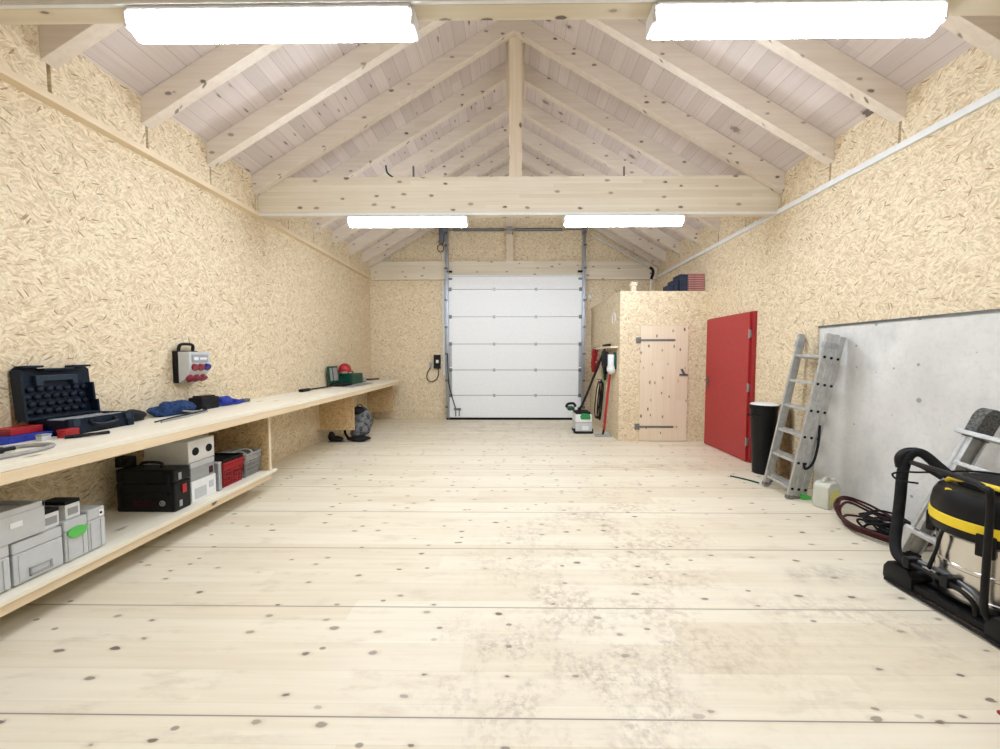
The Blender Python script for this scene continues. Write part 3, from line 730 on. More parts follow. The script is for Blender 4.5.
# big flat organizer box on top
ob = thing('storage_box', (-2.78, 1.80, SZ + .2455), 'wide flat grey box with raised rim on top of the stacking boxes', 'storage box', 0, 'grey stacking boxes on the lower bench shelf')
b = MB(); b.box(-.19, .19, -.28, .225, 0, .145, .008); b.box(.175, .19, -.28, .225, .145, .175, .003).box(-.19, .19, .21, .225, .145, .175, .003).box(-.19, -.175, -.28, .21, .145, .175, .003)
b.build('box_body', M['grey'], ob)
MB().box(-.17, .17, -.27, .205, .1455, .155, .003).build('box_lid', M['clear'], ob)
lab(MB().box(.19, .193, -.03, .03, .05, .10).box(.19, .193, .075, .125, .075, .105).build('name_label', M['paper'], ob), 'white labels')
for i, (y0, y1) in enumerate(((2.065, 2.145), (2.15, 2.225))):
    t = thing('small_carton', (-2.69, (y0 + y1) / 2, SZ + (.236 if i == 0 else .2505)), ['small black and white carton beside the flat grey box', 'small black and white carton above the green latch box'][i], 'carton', 0, 'small black and white cartons on the grey boxes')
    hy = (y1 - y0) / 2; hh = .085
    MB().box(-.09, .06, -hy, hy, 0, hh, .002).build('carton_body', M['white'], t)
    lab(MB().box(-.091, .061, -hy - .001, hy + .001, hh + .0005, hh + .022, .001).build('carton_top', M['black2'], t), 'black top')
    lab(MB().box(.06, .0625, -hy + .012, hy - .012, .02, .062).build('carton_window', M['grey2'], t), 'grey picture panel')
    if i == 0: t.location.z = SZ + .2365; t.location.y = 2.09 - .012 + .0; 
# black tool case
bc = thing('tool_case', (-2.84, 2.92, SZ), 'black plastic tool case with dull red lettering on the lower shelf', 'tool case')
hx, hy, hh = .23, .075, .335
MB().box(-hx, hx, -hy, hy, 0, hh * .68, .012).build('case_body', M['black'], bc)
MB().box(-hx, hx, -hy, hy, hh * .685, hh, .012).build('case_lid', M['black'], bc)
MB().tube([(-.09, 0, hh), (-.08, 0, hh + .035), (.06, 0, hh + .035), (.07, 0, hh)], .011, 8).build('carry_handle', M['black2'], bc, 40)
r = MB().box(hx, hx + .008, -.01, .03, .13, .20, .003); lab(r.build('side_latch', M['redp'], bc), 'red side latch')
for za, zb in ((.245, .30), (.03, .08)): lab(MB().box(hx, hx + .003, -.035, -.01, za, zb).build('case_sticker', M['grey2'], bc), 'pale printed sticker')
MB().box(-.2, .2, -hy - .006, -hy + .002, .13, .16, .002).box(-.2, -.17, -hy - .006, -hy + .002, .03, .30, .002).box(.17, .2, -hy - .006, -hy + .002, .03, .30, .002).build('case_rib', M['black2'], bc)
def text(name, body, size, mat, parent, loc, rot, ext=.001):
    cu = bpy.data.curves.new(name, 'FONT'); cu.body = body; cu.size = size; cu.extrude = ext; cu.align_x = 'CENTER'
    ob_ = bpy.data.objects.new(name, cu); C.objects.link(ob_)
    dg = bpy.context.evaluated_depsgraph_get(); me = bpy.data.meshes.new_from_object(ob_.evaluated_get(dg))
    bpy.data.objects.remove(ob_)
    me.materials.clear(); me.materials.append(mat)
    o = bpy.data.objects.new(name, me); C.objects.link(o); o.parent = parent; o.location = loc; o.rotation_euler = rot
    return o
lab(text('case_lettering', 'BOSCH', .055, M['logo'], bc, (0.0, -hy - .008, .055), (R(90), 0, 0)), 'dull red lettering')
e = MB().tube([(.135 + math.cos(a) * .02, -hy - .005, .072 + math.sin(a) * .02) for a in [2 * PI * i / 16 for i in range(16)]], .003, 6, True).box(.128, .131, -hy - .006, -hy, .058, .086).box(.139, .142, -hy - .006, -hy, .058, .086).box(.13, .14, -hy - .006, -hy, .07, .074)
lab(e.build('case_emblem', M['grey2'], bc, 40), 'grey ring emblem')

# white carton, grey box, white box with two holes
t = thing('white_carton', (-2.80, 3.155, SZ), 'white carton with printed side, bottom of the pile beside the black case', 'carton')
MB().box(-.17, .17, -.13, .125, 0, .175, .003).build('carton_body', M['paper'], t)
lab(MB().box(.17, .1715, -.10, .02, .02, .11).box(.17, .1715, .05, .10, .07, .13).build('carton_print', M['grey'], t), 'pale grey print')
t = thing('grey_toolbox', (-2.80, 3.155, SZ + .1755), 'translucent grey box with dark stripe between the white carton and the white box', 'box')
MB().box(-.17, .165, -.128, .12, 0, .11, .006).build('box_body', M['grey2'], t)
MB().box(-.172, .167, -.13, .122, .1105, .155, .006).build('box_lid', M['grey'], t)
lab(MB().box(.165, .17, .06, .10, .02, .08, .003).build('box_latch', M['dred'], t), 'dark red latch')
t = thing('white_box', (-2.83, 3.165, SZ + .331), 'white box with two round black holes on top of the pile on the shelf', 'box')
m = MB().box(-.19, .18, -.135, .135, 0, .175, .003); m.build('box_body', M['white'], t)
MB().box(-.19, .182, -.137, .137, .1755, .18, .001).build('box_lid', M['white'], t)
for y in (-.065, .075):
    lab(MB().cyl((.176, y, .085), (.1825, y, .085), .034, n=28).build('round_hole', M['black2'], t, 40), 'round black hole')
t = thing('black_lamp_block', (-2.99, 2.92, SZ + .336), 'small black block standing on the black tool case', 'block')
MB().box(-.06, .05, -.03, .04, 0, .085, .01).build('block_body', M['black2'], t)
MB().cyl((-.005, -.03, .045), (-.005, -.04, .045), .02, n=16).build('block_dial', M['black'], t, 40)
t.location.x = -2.98 + .09 - .17; t.location.z = SZ + .3355
t = thing('clear_container', (-2.72, 3.318, SZ), 'clear plastic container standing upright beside the red basket', 'container')
c_ = MB(); c_.box(-.1, .1, -.018, .018, 0, .004, .001).box(-.1, -.097, -.018, .018, .004, .25, .001).box(.097, .1, -.018, .018, .004, .25, .001).box(-.097, .097, -.018, -.015, .004, .25).box(-.097, .097, .015, .018, .004, .25)
c_.build('container_body', M['clear'], t); MB().box(-.104, .104, -.022, .022, .2505, .262, .003).build('container_rim', M['grey'], t)

def basket(loc, wx, wy, h, mat, label, group='plastic baskets on the lower bench shelf', tp=.86):
    t = thing('basket', loc, label, 'basket', 0, group)
    m = MB(); hx, hy = wx / 2, wy / 2
    m.box(-hx * tp, hx * tp, -hy * tp, hy * tp, 0, .006)
    def P(sx, sy, z): k = tp + (1 - tp) * z / h; return Vector((sx * hx * k, sy * hy * k, z))
    # lattice walls
    for side in range(4):
        def Q(u, z):
            return {0: P(1, u, z), 1: P(-1, u, z), 2: P(u, 1, z), 3: P(u, -1, z)}[side]
        n = 11
        for i in range(n + 1):
            u = -1 + 2 * i / n
            m.tube([Q(u, 0), Q(u, h)], .0045 if i not in (0, n) else .007, 4, sub=1)
        for z in (.006, h * .22, h * .42, h * .62):
            m.tube([Q(-1, z), Q(1, z)], .0045, 4, sub=1)
        for a in (h * .75, h * .82, h * .89):
            m.tube([Q(-1, a), Q(1, a)], .0085, 4, sub=1)
    m.build('basket_lattice', mat, t)
    r = MB(); c = [P(1, 1, h), P(-1, 1, h), P(-1, -1, h), P(1, -1, h)]
    for a, b in zip(c, c[1:] + c[:1]): r.tube([a, b], .012, 6, sub=1)
    r.build('basket_rim', mat, t)
    return t
t = basket((-2.78, 3.50, SZ + .002), .30, .27, .22, M['redp'], 'red plastic lattice basket on the lower shelf')
cm_ = MB().box(-2.90, -2.66, 3.39, 3.61, SZ + .02, SZ + .12, .01)
t2 = thing('black_tray', (-2.78, 3.50, SZ + .245), 'black shallow tray lying on top of the red basket', 'tray')
MB().box(-.15, .15, -.13, .13, -.008, .0, .003).box(-.15, .15, -.13, -.12, 0, .02, .003).box(-.15, .15, .12, .13, 0, .02, .003).box(-.15, -.14, -.12, .12, 0, .02, .003).box(.14, .15, -.12, .12, 0, .02, .003).build('tray_shell', M['black2'], t2)
cm_.bm.free()
t = basket((-2.79, 3.775, SZ + .002), .32, .24, .225, M['hose'], 'light grey plastic lattice basket beside the panel')
hz = MB()
for i in range(5):
    a0 = rnd.uniform(0, 6); cx, cy = -2.79 + rnd.uniform(-.02, .02), 3.775 + rnd.uniform(-.015, .015)
    hz.tube([(cx + math.cos(a0 + a) * (.10 + .008 * i), cy + math.sin(a0 + a) * .075, SZ + .13 + .025 * i + .022 * math.sin(a * 2 + i)) for a in [2 * PI * q / 12 for q in range(12)]], .009, 8, True)
tag(hz.build('tube_coil', M['white'], None, 40), 'white flexible tube coiled inside the grey basket', 'tube')

# ------------------------------------------------------------------ grey backpack on the floor
bp = thing('backpack', (-2.62, 6.50, 0), 'grey and black backpack slumped on the floor under the far bench', 'backpack')
MB().ball((0, .02, .30), .20, .17, .27, 20, .12, 4, .01).build('pack_body', M['fabric'], bp, 60)
MB().ball((.03, -.13, .17), .15, .09, .14, 16, .15, 8, .01).build('front_pocket', M['fabric'], bp, 60)
lab(MB().ball((-.02, -.05, .50), .12, .12, .07, 14, .2, 6).build('top_flap', M['black2'], bp, 60), 'dark top flap')
MB().tube([(-.05, -.12, .48), (-.17, -.17, .35), (-.2, -.16, .15), (-.16, -.12, .03)], .02, 8).build('shoulder_strap', M['black2'], bp, 50)
MB().tube([(-.02, -.04, .56), (-.01, -.05, .60), (.05, -.05, .60), (.06, -.04, .56)], .009, 8).build('grab_loop', M['black2'], bp, 40)
lab(MB().ball((.06, -.21, .05), .19, .10, .048, 14, .2, 12, .003).build('waist_belt', M['black2'], bp, 60), 'dark belt hanging to the floor')
bl = thing('black_boot', (-2.93, 6.25, 0), 'black boot lying on the floor left of the backpack', 'boot')
MB().ball((0, 0, .05), .12, .06, .048, 14, .12, 3, .012).ball((-.08, 0, .09), .055, .05, .085, 12, .08, 4).build('boot_upper', M['black2'], bl, 60)
MB().box(-.12, .12, -.05, .05, 0, .014, .005).build('boot_sole', M['dsteel'], bl)

# ------------------------------------------------------------------ left of cubicle : dust extractor etc.
dx = thing('dust_extractor', (1.37, 7.15, 0), 'small grey and green box vacuum on the floor beside the gate', 'vacuum cleaner')
MB().box(-.14, .17, -.2, .2, .03, .20, .012).build('tank', M['grey'], dx)
lab(MB().box(-.145, .175, -.205, .205, .0, .05, .01).build('base_frame', M['black2'], dx), 'black base frame')
MB().box(-.14, .17, -.2, .2, .205, .36, .02).build('motor_head', M['white'], dx)
lab(MB().prism([(-.04, .27), (.13, .27), (.14, .31), (.12, .37), (-.02, .38), (-.06, .33)], 'y', -.215, .12, .015).build('green_cover', M['mgreen'], dx), 'green cover with controls')
lab(MB().box(-.13, .15, -.17, .17, .361, .40, .02).build('top_tray', M['black2'], dx), 'black top tray')
MB().box(-.02, .10, -.21, -.204, .07, .15, .003).build('front_plate', M['white'], dx)
for s_ in (-1, 1):
    MB().cyl((s_ * .15 + .015, -.15, .045), (s_ * .18 + .015, -.15, .045), .045, n=20).build('wheel', M['black2'], dx, 40)
sn = thing('belt_sander', (1.25, 7.05, .37), 'dark green and black hand machine lying on the box vacuum', 'power tool')
sn.location = (1.27, 7.18, .362)
MB().box(-.13, .0, -.12, .10, .0, .07, .02).build('tool_body', M['dgreen'], sn)
MB().tube([(-.16, -.1, .06), (-.13, -.08, .12), (-.02, -.05, .13), (.03, -.02, .07)], .025, 10).build('tool_handle', M['black2'], sn, 50)
sn.location = (1.24, 7.22, .412)
sp = thing('suction_pipe', (1.33, 7.12, .41), 'long black suction pipe leaning from the box vacuum up to the cubicle wall', 'pipe')
MB().tube([(0.0, 0, .03), (.1, .0, .22), (.44, .0, 1.10), (.47, 0, 1.16)], .022, 12, sub=4).build('pipe_tube', M['black2'], sp, 40)
MB().cyl((0.0, 0, .0), (.0, 0, .06), .035, n=14).build('pipe_socket', M['black'], sp, 40)
sh_ = thing('wall_board', (CX, 7.05, 1.585), 'narrow pale board fixed on the left side wall of the cubicle with hooks below', 'shelf')
MB().box(-.13, -.001, -.58, .52, 0, .035, .003).build('board', M['trimw'], sh_)
for y in (-.5, -.3, -.1, .1, .3, .45):
    MB().tube([(-.1, y, 0), (-.1, y, -.05), (-.12, y, -.06), (-.13, y, -.03)], .005, 6).build('hook', M['dsteel'], sh_, 40)
o = MB().cyl((CX - .07, 6.95, 1.645), (CX - .07, 7.2, 1.65), .024, .018, 14).box(CX - .1, CX - .04, 6.75, 6.95, 1.621, 1.67, .012)
tag(o.build('hand_torch', M['black2'], None, 40), 'black torch lying on the narrow board of the cubicle', 'torch')
rc = thing('red_cable_coil', (CX - .10, 7.75, 1.60), 'red extension cable hanging in long loops on the cubicle side wall', 'cable')
m = MB()
for i in range(9):
    w_ = .06 + .012 * i; y0 = rnd.uniform(-.04, .04)
    m.tube([(rnd.uniform(-.07, .06) + .03 * math.sin(a), y0 + math.sin(a) * w_, -.24 + math.cos(a) * (.24 - .01 * i)) for a in [2 * PI * q / 14 for q in range(14)]], .010, 6, True)
m.build('cable_loops', M['redp'], rc, 40)
MB().tube([(-.05, 0, -.01), (-.02, 0, .02), (.10, 0, .03)], .008, 6).build('hanger', M['dsteel'], rc, 40)
bh = thing('black_hose_loop', (CX - .05, 7.45, .98), 'black hose hanging in a narrow loop on the cubicle side wall', 'hose')
m = MB()
for i in range(3):
    m.tube([(-.04 * i + .02 + .03 * math.cos(a), math.sin(a) * (.07 + .05 * i), -.40 + math.cos(a) * (.40 - .02 * i)) for a in [2 * PI * q / 16 for q in range(16)]], .013, 8, True)
m.build('hose_loops', M['black2'], bh, 40)
MB().tube([(.045, 0, 0), (0, 0, .0), (-.07, 0, .01)], .008, 6).build('hanger', M['dsteel'], bh, 40)
gc = MB().ball((CX - .05, 7.2, 1.15), .04, .09, .20, 14, .25, 3)
tag(gc.build('green_cloth', M['greencloth'], None, 60), 'faded green cloth hanging on the cubicle side wall', 'cloth')
wt = thing('white_cordless_tool', (CX - .09, 6.62, 1.12), 'white and black cordless machine hanging under the narrow board', 'power tool')
MB().box(-.05, .06, -.07, .07, .10, .36, .03).ball((.02, 0, .1), .075, .09, .09, 14).build('tool_body', M['white'], wt, 60)
lab(MB().box(-.13, -.05, -.05, .12, .14, .42, .03).build('tool_grip', M['black2'], wt), 'dark grip')
lab(MB().box(.06, .085, -.1, .05, .1, .40, .01).build('tool_case_back', M['dgreen'], wt), 'dark green back plate')
bx = thing('dark_jacket', (CX - .07, 6.95, 1.08), 'dark purple and black harness hanging under the narrow board', 'harness')
MB().ball((-.0, 0, .26), .06, .13, .20, 16, .35, 11).tube([(-.03, -.08, .2), (-.04, -.05, -.02), (-.02, .03, -.04), (-.03, .08, .2)], .02, 8).build('harness_straps', M['black2'], bx, 60)
sq = thing('floor_squeegee', (1.70, 6.72, 0), 'grey floor wiper with a red pole leaning on the cubicle side wall', 'floor wiper')
MB().box(-.16, .13, -.05, .05, 0, .04, .01).build('wiper_head', M['grey2'], sq)
MB().cyl((-.02, 0, .03), (-.0, 0, .14), .02, n=12).build('wiper_socket', M['black2'], sq, 40)
lab(MB().tube([(0, 0, .12), (.10, .03, 1.12)], .022, 12, sub=1).build('wiper_pole', M['redp'], sq, 40), 'red pole')

# ------------------------------------------------------------------ black bin
bn = thing('rubbish_bin', (3.135, 4.63, 0), 'tall black tapered bin between the red door and the ladder', 'bin')
MB().lathe([(.10, 0), (.105, .01), (.145, .80), (.156, .80), (.158, .85), (.145, .855), (.138, .80), (.10, .02)], 40, cap=False).lathe([(.0005, .015), (.10, .015)], 40, cap=False).build('bin_shell', M['black'], bn, 40)
lab(MB().lathe([(.150, .852), (.140, .866), (.11, .875), (.06, .878), (.002, .872)], 30, cap=False).build('bin_liner', M['white'], bn, 60), 'pale bag folded over the rim')
for s_ in (0, 1):
    MB().tube([(-.10, -.1 + s_ * .2, .70), (-.165, -.06 + s_ * .12, .72), (-.165, .0, .72)], .01, 8).build('bin_handle', M['black'], bn, 40)
sk = thing('paper_sack', (3.22, 4.40, 0), 'brown paper sack standing behind the ladder beside the bin', 'paper sack')
MB().prism([(-.06, 0), (.06, 0), (.06, .78), (.03, .86), (-.03, .87), (-.06, .8)], 'y', -.035, .035, .02).build('sack_body', M['brown'], sk, 40)
MB().box(-.04, .04, -.03, .03, .85, .885, .01).build('sack_fold', M['brown'], sk)

# ------------------------------------------------------------------ triple ladder
ld = thing('extension_ladder', (2.835, 3.95, 0), 'three part aluminium extension ladder leaning on the right wall by the bin', 'ladder')
ang = R(9.3); Ln = 1.69
def stile(m, x, y, L, w=.056, t=.026):
    m.box(x - w / 2, x + w / 2, y - t / 2, y + t / 2, 0, L, .006)
def yy(sy, hw, i): return -hw if sy < 0 else LYS[i]
LYS = (.175, .262, .35)
for i, (dxo, hw, L) in enumerate(((0, .175, Ln), (.08, .160, Ln), (.16, .145, Ln - .01))):
    s_ = bpy.data.objects.new('ladder_section', None)
    for sy in (-1, 1):
        m = MB(); m.box(dxo - .028, dxo + .028, yy(sy, hw, i) - .013, yy(sy, hw, i) + .013, .0 if i else .0, L, .006); m.box(dxo - .031, dxo + .031, yy(sy, hw, i) - .016, yy(sy, hw, i) + .016, L - .012, L + .012, .006)
        o = m.build('stile', M['alu'], ld); o.rotation_euler = (0, ang, 0)
        q = MB(); e_ = .012 if (i == 2 and sy == -1) else 0; q.box(dxo - .034 - e_, dxo + .034 + e_, yy(sy, hw, i) - .02 - 3 * e_, yy(sy, hw, i) + .02, -.03 * i + .012, .05 + 2 * e_, .008)
        f_ = q.build('foot', M['green'] if (i == 2 and sy == -1) else M['hinge'], ld); f_.rotation_euler = (0, ang, 0)
        if i == 2 and sy == -1: lab(f_, 'green end foot')
        if i < 2:
            q = MB(); q.box(dxo - .032, dxo + .032, yy(sy, hw, i) - .019, yy(sy, hw, i) + .019, L - .13, L - .07, .006)
            lab(q.build('guide_bracket', M['steel'], ld), 'steel guide bracket'); ld.children[-1].rotation_euler = (0, ang, 0) if ld.children[-1].name.startswith('guide') else ld.children[-1].rotation_euler
    for kq in range(6):
        z = .12 + kq * .27
        m = MB(); m.box(dxo - .016, dxo + .016, -hw + .012, LYS[i] - .012, z - .015, z + .015, .006)
        o = m.build('rung', M['alu'], ld); o.rotation_euler = (0, ang, 0)
        for sy in (-1,):
            m = MB(); m.cyl((dxo, sy * (hw + .012), z), (dxo, sy * (hw + .016), z), .014, n=14)
            o = m.build('rung_end', M['black2'], ld); o.rotation_euler = (0, ang, 0)
    bpy.data.objects.remove(s_)
for o in ld.children:
    o.rotation_euler = (0, ang, 0)
ld.rotation_euler = (R(2.6), 0, 0)
r_ = MB().tube([(.13, -.175, .80), (.155, -.18, .6), (.145, -.185, .42), (.09, -.18, .34), (.06, -.18, .4)], .011, 8)
o = r_.build('pull_rope', M['black2'], ld, 40); o.rotation_euler = (0, ang, 0)
gs = MB().tube([(2.66, 4.48, .008), (2.76, 4.35, .010), (2.83, 4.22, .012)], .009, 8)
tag(gs.build('garden_cane', M['dgreen'], None, 40), 'thin green rod lying on the floor at the ladder foot', 'rod')

# canister
cn = thing('canister', (3.06, 3.59, 0), 'milky plastic canister with yellow label on the floor right of the ladder', 'canister')
MB().prism([(-.11, .0), (.11, .0), (.11, .20), (.06, .245), (-.07, .245), (-.11, .21)], 'y', -.065, .065, .018).build('canister_body', M['can'], cn, 50)
MB().tube([(.03, 0, .24), (.02, 0, .275), (-.05, 0, .275), (-.07, 0, .24)], .012, 8).build('canister_grip', M['can'], cn, 40)
lab(MB().cyl((.075, 0, .225), (.075, 0, .262), .024, n=20).build('canister_cap', M['white'], cn, 40), 'white screw cap')
lab(MB().box(-.08, .07, -.068, -.0655, .04, .17).build('canister_label', M['label'], cn), 'yellow and white label')
cn.rotation_euler = (0, 0, R(25))

# hose tangle
ht = thing('hose_tangle', (3.06, 3.06, 0), 'dark red and black hose in a tangled coil on the floor by the concrete', 'hose')
m = MB(); rr = random.Random(21)
for i in range(4):
    a0 = rr.uniform(0, 6.2); ex = .20 + .02 * i; ey = .27 + .015 * i
    m.tube([(math.cos(a0 + a) * ex + rr.uniform(-.012, .012), math.sin(a0 + a) * ey + rr.uniform(-.015, .015) + .0, .016 + .017 * i + (.10 * max(0, math.sin(a0 + a - .2)) ** 2 if i > 0 else 0) + .008 * math.sin(a * 3)) for a in [2 * PI * q / 16 for q in range(16)]], .0105, 8, True)
lab(m.build('outer_hose', M['dred'], ht, 50), 'dark red outer loops')
m = MB()
for i in range(10):
    a0 = rr.uniform(0, 6.2); ex = rr.uniform(.07, .17); ey = rr.uniform(.06, .18); cx, cy = rr.uniform(-.02, .06), rr.uniform(-.12, .06)
    m.tube([(cx + math.cos(a0 + a) * ex, cy + math.sin(a0 + a) * ey, .02 + .012 * i + .02 * math.sin(a * 2 + i)) for a in [2 * PI * q / 12 for q in range(12)]], .009, 7, True)
lab(m.build('inner_cable', M['black2'], ht, 50), 'black inner loops')

# second ladder (short step ladder) behind the big vacuum
l2 = thing('short_ladder', (2.83, 2.645, 0), 'short grey aluminium ladder with wide scuffed stiles behind the big vacuum cleaner', 'ladder')
an2 = R(20.0); L2 = 1.17
def rot2(o): o.rotation_euler = (0, an2, 0); return o
l2.rotation_euler = (R(6), 0, 0)
for y in (.0, -.34):
    m = MB(); m.box(-.055, .055, y - .012, y + .012, 0.02, L2 - .05, .004).box(-.055, -.043, y - .03, y + .03, .02, L2 - .06, .004).box(.043, .055, y - .03, y + .03, .02, L2 - .06, .004)
    rot2(m.build('stile', M['alu'], l2))
    m = MB(); poly = [(math.cos(a) * .062, L2 - .07 + math.sin(a) * .07) for a in [PI * i / 10 for i in range(11)]] + [(-.062, L2 - .22), (.062, L2 - .22)]
    m.prism(poly, 'y', y - .034, y + .034, .004)
    lab(rot2(m.build('top_cap', M['ruba'], l2, 40)), 'scuffed dark end cap')
    rot2(MB().box(-.06, .06, y - .035, y + .035, .018, .07, .008).build('foot', M['black2'], l2))
for z in (.22, .50, .76, .97):
    rot2(MB().box(-.06, .035, -.34, .0, z - .014, z + .014, .004).build('step', M['alu'], l2))
rot2(MB().box(-.10, -.055, -.40, .05, .955, .985, .004).build('front_bar', M['alu'], l2))
rot2(MB().box(-.095, -.055, -.03, .03, .05, .24, .008).box(-.10, -.05, -.18, .03, .20, .23, .006).build('foot_brace', M['alu'], l2))

# ------------------------------------------------------------------ big wet and dry vacuum
VX, VY = 2.72, 2.05
vc = thing('vacuum_cleaner', (VX, VY, 0), 'big black and steel vacuum cleaner with a yellow band at the right edge', 'vacuum cleaner')
# base : bumper frame with humps at the corners
m = MB()
m.box(-.285, -.21, -.33, .33, .03, .075, .015).box(.19, .25, -.33, .16, .03, .075, .015)
m.box(-.28, .02, .25, .33, .03, .075, .015).box(-.28, .28, -.33, -.25, .03, .075, .015)
m.box(-.2, .2, -.25, .25, .055, .09, .01)
m.build('bumper_frame', M['black'], vc)
for sx in (-1, 1):
    for sy in (-1, 1):
        h = MB(); cy = sy * .26 if (sx < 0 or sy < 0) else .12
        poly = [(cy - .09, .02), (cy + .09, .02), (cy + .088, .10), (cy + .06, .145), (cy - .06, .145), (cy - .088, .10)]
        xa, xb = (-.30, -.16) if sx < 0 else (.16, .27)
        h.prism(poly, 'x', xa, xb, .02)
        h.build('wheel_cover', M['black'], vc, 50)
        MB().cyl((sx * .24 - .02, cy, .036), (sx * .24 + .02, cy, .036), .036, n=20).build('castor', M['black2'], vc, 40)
lab(MB().box(-.305, -.295, -.33, .33, .012, .03, .003).build('bumper_strip', M['black2'], vc), 'rubber strip')
MB().lathe([(.21, .09), (.235, .10), (.24, .13), (.245, .135), (.245, .15), (.24, .155), (.24, .27), (.245, .275), (.245, .29), (.24, .295), (.24, .44), (.255, .455), (.25, .47)], 56).build('steel_drum', M['inox'], vc, 35)
MB().lathe([(.258, .455), (.268, .46), (.272, .50), (.268, .505)], 56).build('drum_rim', M['black'], vc, 35)
lab(MB().lathe([(.272, .505), (.276, .508), (.276, .558), (.272, .561)], 56).build('yellow_band', M['yellow'], vc, 35), 'yellow band around the head')
MB().lathe([(.270, .561), (.272, .60), (.262, .66), (.245, .695), (.20, .715), (.0005, .72)], 56, cap=False).build('motor_head', M['black'], vc, 35)
MB().lathe([(.17, .712), (.175, .74), (.15, .765), (.0005, .77)], 40, cap=False).build('head_cap', M['black2'], vc, 40)
lab(MB().tube([(-.13, .16, .715), (-.15, .10, .745), (-.15, -.10, .75), (-.12, -.2, .72)], .014, 8).box(-.235, -.20, .05, .085, .655, .70, .006).build('head_trim', M['yellow'], vc, 40), 'yellow handle trim')
for a in (2.2, 3.6):
    x, y = math.cos(a) * .262, math.sin(a) * .262
    q = MB().box(-.02, .02, -.035, .035, .40, .52, .008); q2 = q.build('clamp', M['black'], vc); q2.rotation_euler = (0, 0, a); q2.location = (x, y, 0)
# push bar bent tube in front of the drum
MB().tube([(-.13, .36, .765), (-.18, .24, .775), (-.26, -.04, .785), (-.295, -.14, .775), (-.305, -.175, .72), (-.305, -.175, .22), (-.29, -.18, .12), (-.25, -.18, .09)], .015, 12, sub=5).build('push_bar', M['black'], vc, 45)
MB().tube([(-.13, .36, .765), (-.09, .33, .745), (-.06, .25, .70)], .015, 10).build('bar_bracket', M['black'], vc, 45)
for x, y0, y1 in ((-.27, -.04, .10),):
    MB().tube([(-.27, -.12, .085), (-.275, -.11, .15), (-.28, -.04, .185), (-.28, .08, .19), (-.28, .22, .19)], .013, 10).build('crevice_pipe', M['black'], vc, 45)
    MB().tube([(-.225, -.10, .085), (-.23, -.09, .165), (-.235, .0, .205), (-.235, .10, .21), (-.24, .24, .20)], .013, 10).build('floor_pipe', M['dsteel'], vc, 45)
MB().box(-.30, -.215, -.01, .03, .16, .225, .008).build('pipe_clip', M['black'], vc)
MB().box(-.30, -.215, .19, .23, .155, .22, .008).build('pipe_clip', M['black'], vc)
MB().cyl((-.245, .13, .20), (-.245, .13, .31), .0, .0) if False else None
# thick hose
MB().tube([(.02, .24, .68), (.01, .33, .745), (-.03, .395, .815), (-.075, .425, .80), (-.11, .43, .70), (-.125, .425, .52), (-.15, .41, .36), (-.20, .37, .23), (-.245, .30, .175), (-.25, .2, .165)], .029, 16, sub=8).build('suction_hose', M['black2'], vc, 60)
MB().tube([(-.11, .44, .71), (-.11, .45, .77), (-.08, .44, .81), (-.04, .41, .82)], .031, 14).build('hose_cuff', M['black'], vc, 60)
# mains cable loops by the head and down the drum
MB().tube([(-.18, .27, .66), (-.24, .33, .66), (-.25, .36, .69), (-.20, .34, .71), (-.15, .30, .72), (-.12, .24, .74), (0, .12, .78), (.2, -.05, .775)], .006, 6).build('mains_cable', M['black2'], vc, 50)
MB().tube([(-.245, .07, .46), (-.26, .075, .40), (-.255, .09, .33), (-.265, .10, .27), (-.26, .12, .21)], .008, 6).tube([(-.245, .07, .46), (-.265, .06, .44), (-.26, .08, .36), (-.25, .10, .3), (-.255, .12, .2)], .007, 6).build('anchor_cord', M['black2'], vc, 50)
vc.rotation_euler = (0, 0, R(0))

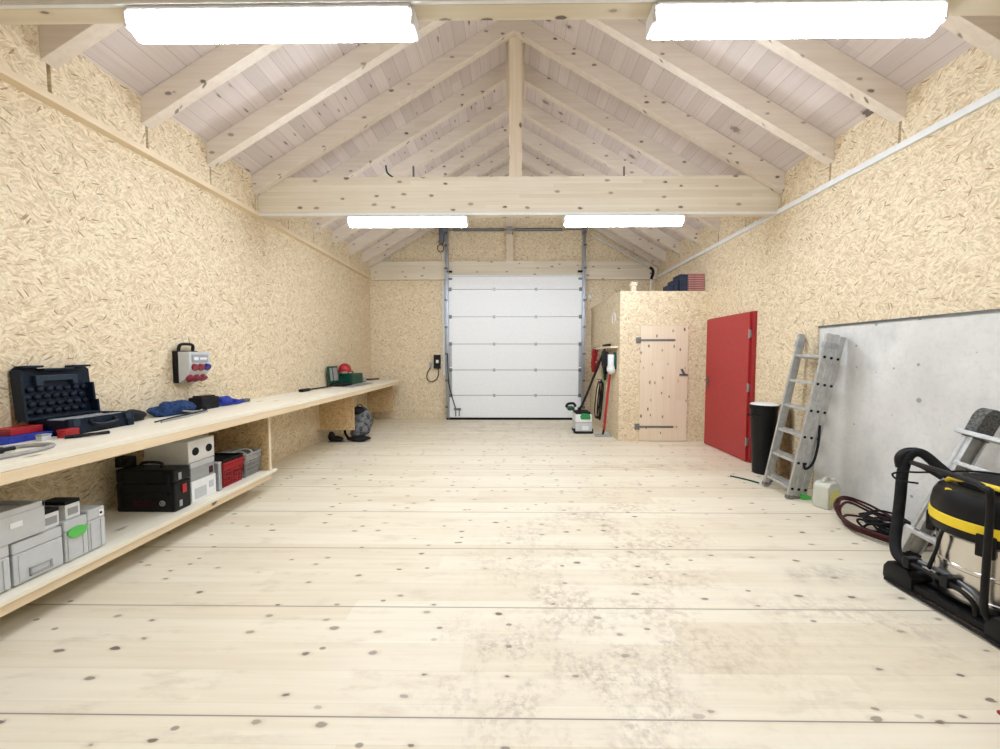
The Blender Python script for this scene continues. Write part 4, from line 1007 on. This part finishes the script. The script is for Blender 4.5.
# red object cut by the right photo edge
rc_ = thing('red_crate', (2.05, 1.31, 0), 'red plastic crate just entering the bottom right corner of the photo', 'crate')
MB().box(-.15, .15, -.1, .1, .0, .06, .012, taper=.92).build('crate_body', M['redd'], rc_)
MB().box(-.155, .155, -.105, .105, .061, .075, .006).build('crate_rim', M['redd'], rc_)

# ------------------------------------------------------------------ bits up in the roof
for i, (x, h) in enumerate(((-1.22, .19), (1.44, .17))):
    tag(MB().cyl((x, 4.86, 3.44), (x, 4.86, 3.66 + h), .012, n=10).box(x - .03, x + .03, 4.8235, 4.875, 3.5, 3.56, .004).build('threaded_rod', M['dsteel'], None, 40), ['thin steel rod rising behind the thick cross beam, left of the post', 'thin steel rod rising behind the thick cross beam, right of the post'][i], 'rod')
t = MB().tube([(-1.57, 4.86, 3.86), (-1.55, 4.86, 3.77), (-1.46, 4.86, 3.70), (-1.38, 4.855, 3.64), (-1.36, 4.834, 3.5)], .011, 8)
tag(t.build('loose_cable', M['dgreen'], None, 40), 'short dark green cable end curling up behind the thick cross beam', 'cable')
xa = 2.99
bmz = ZR + RH + SL * (XR - xa)
t = MB().box(-.02, .02, 2.68, 2.92, -.032, -.006, .004).build('steel_profile', M['grey2']); t.location = (xa, 0, bmz); t.rotation_euler = (0, math.atan(SL), 0)
tag(t, 'short grey steel bar fixed under the right roof boards beside the big lamp', 'steel bar')
for i, (y, z) in enumerate(((5.02, 3.08), (2.6, 3.06))):
    pass

# ------------------------------------------------------------------ camera, world, view
cam = bpy.data.cameras.new('camera'); co = bpy.data.objects.new('camera', cam); C.objects.link(co)
cam.sensor_width = 36; cam.lens = 36 * 375 / 1000; cam.shift_x = -.0057; cam.clip_start = .05
co.location = (0, 0, 1.45); co.rotation_euler = (R(90) - math.atan(18.5 / 375), 0, R(.60))
sc.camera = co
w = bpy.data.worlds.new('world'); sc.world = w; w.use_nodes = True
w.node_tree.nodes['Background'].inputs[0].default_value = (.8, .85, 1, 1); w.node_tree.nodes['Background'].inputs[1].default_value = .05
vs = sc.view_settings
sc.display_settings.display_device = 'sRGB'
vs.view_transform = 'Standard'; vs.look = 'None'; vs.gamma = 1; vs.use_curve_mapping = False
vs.exposure = 0.75
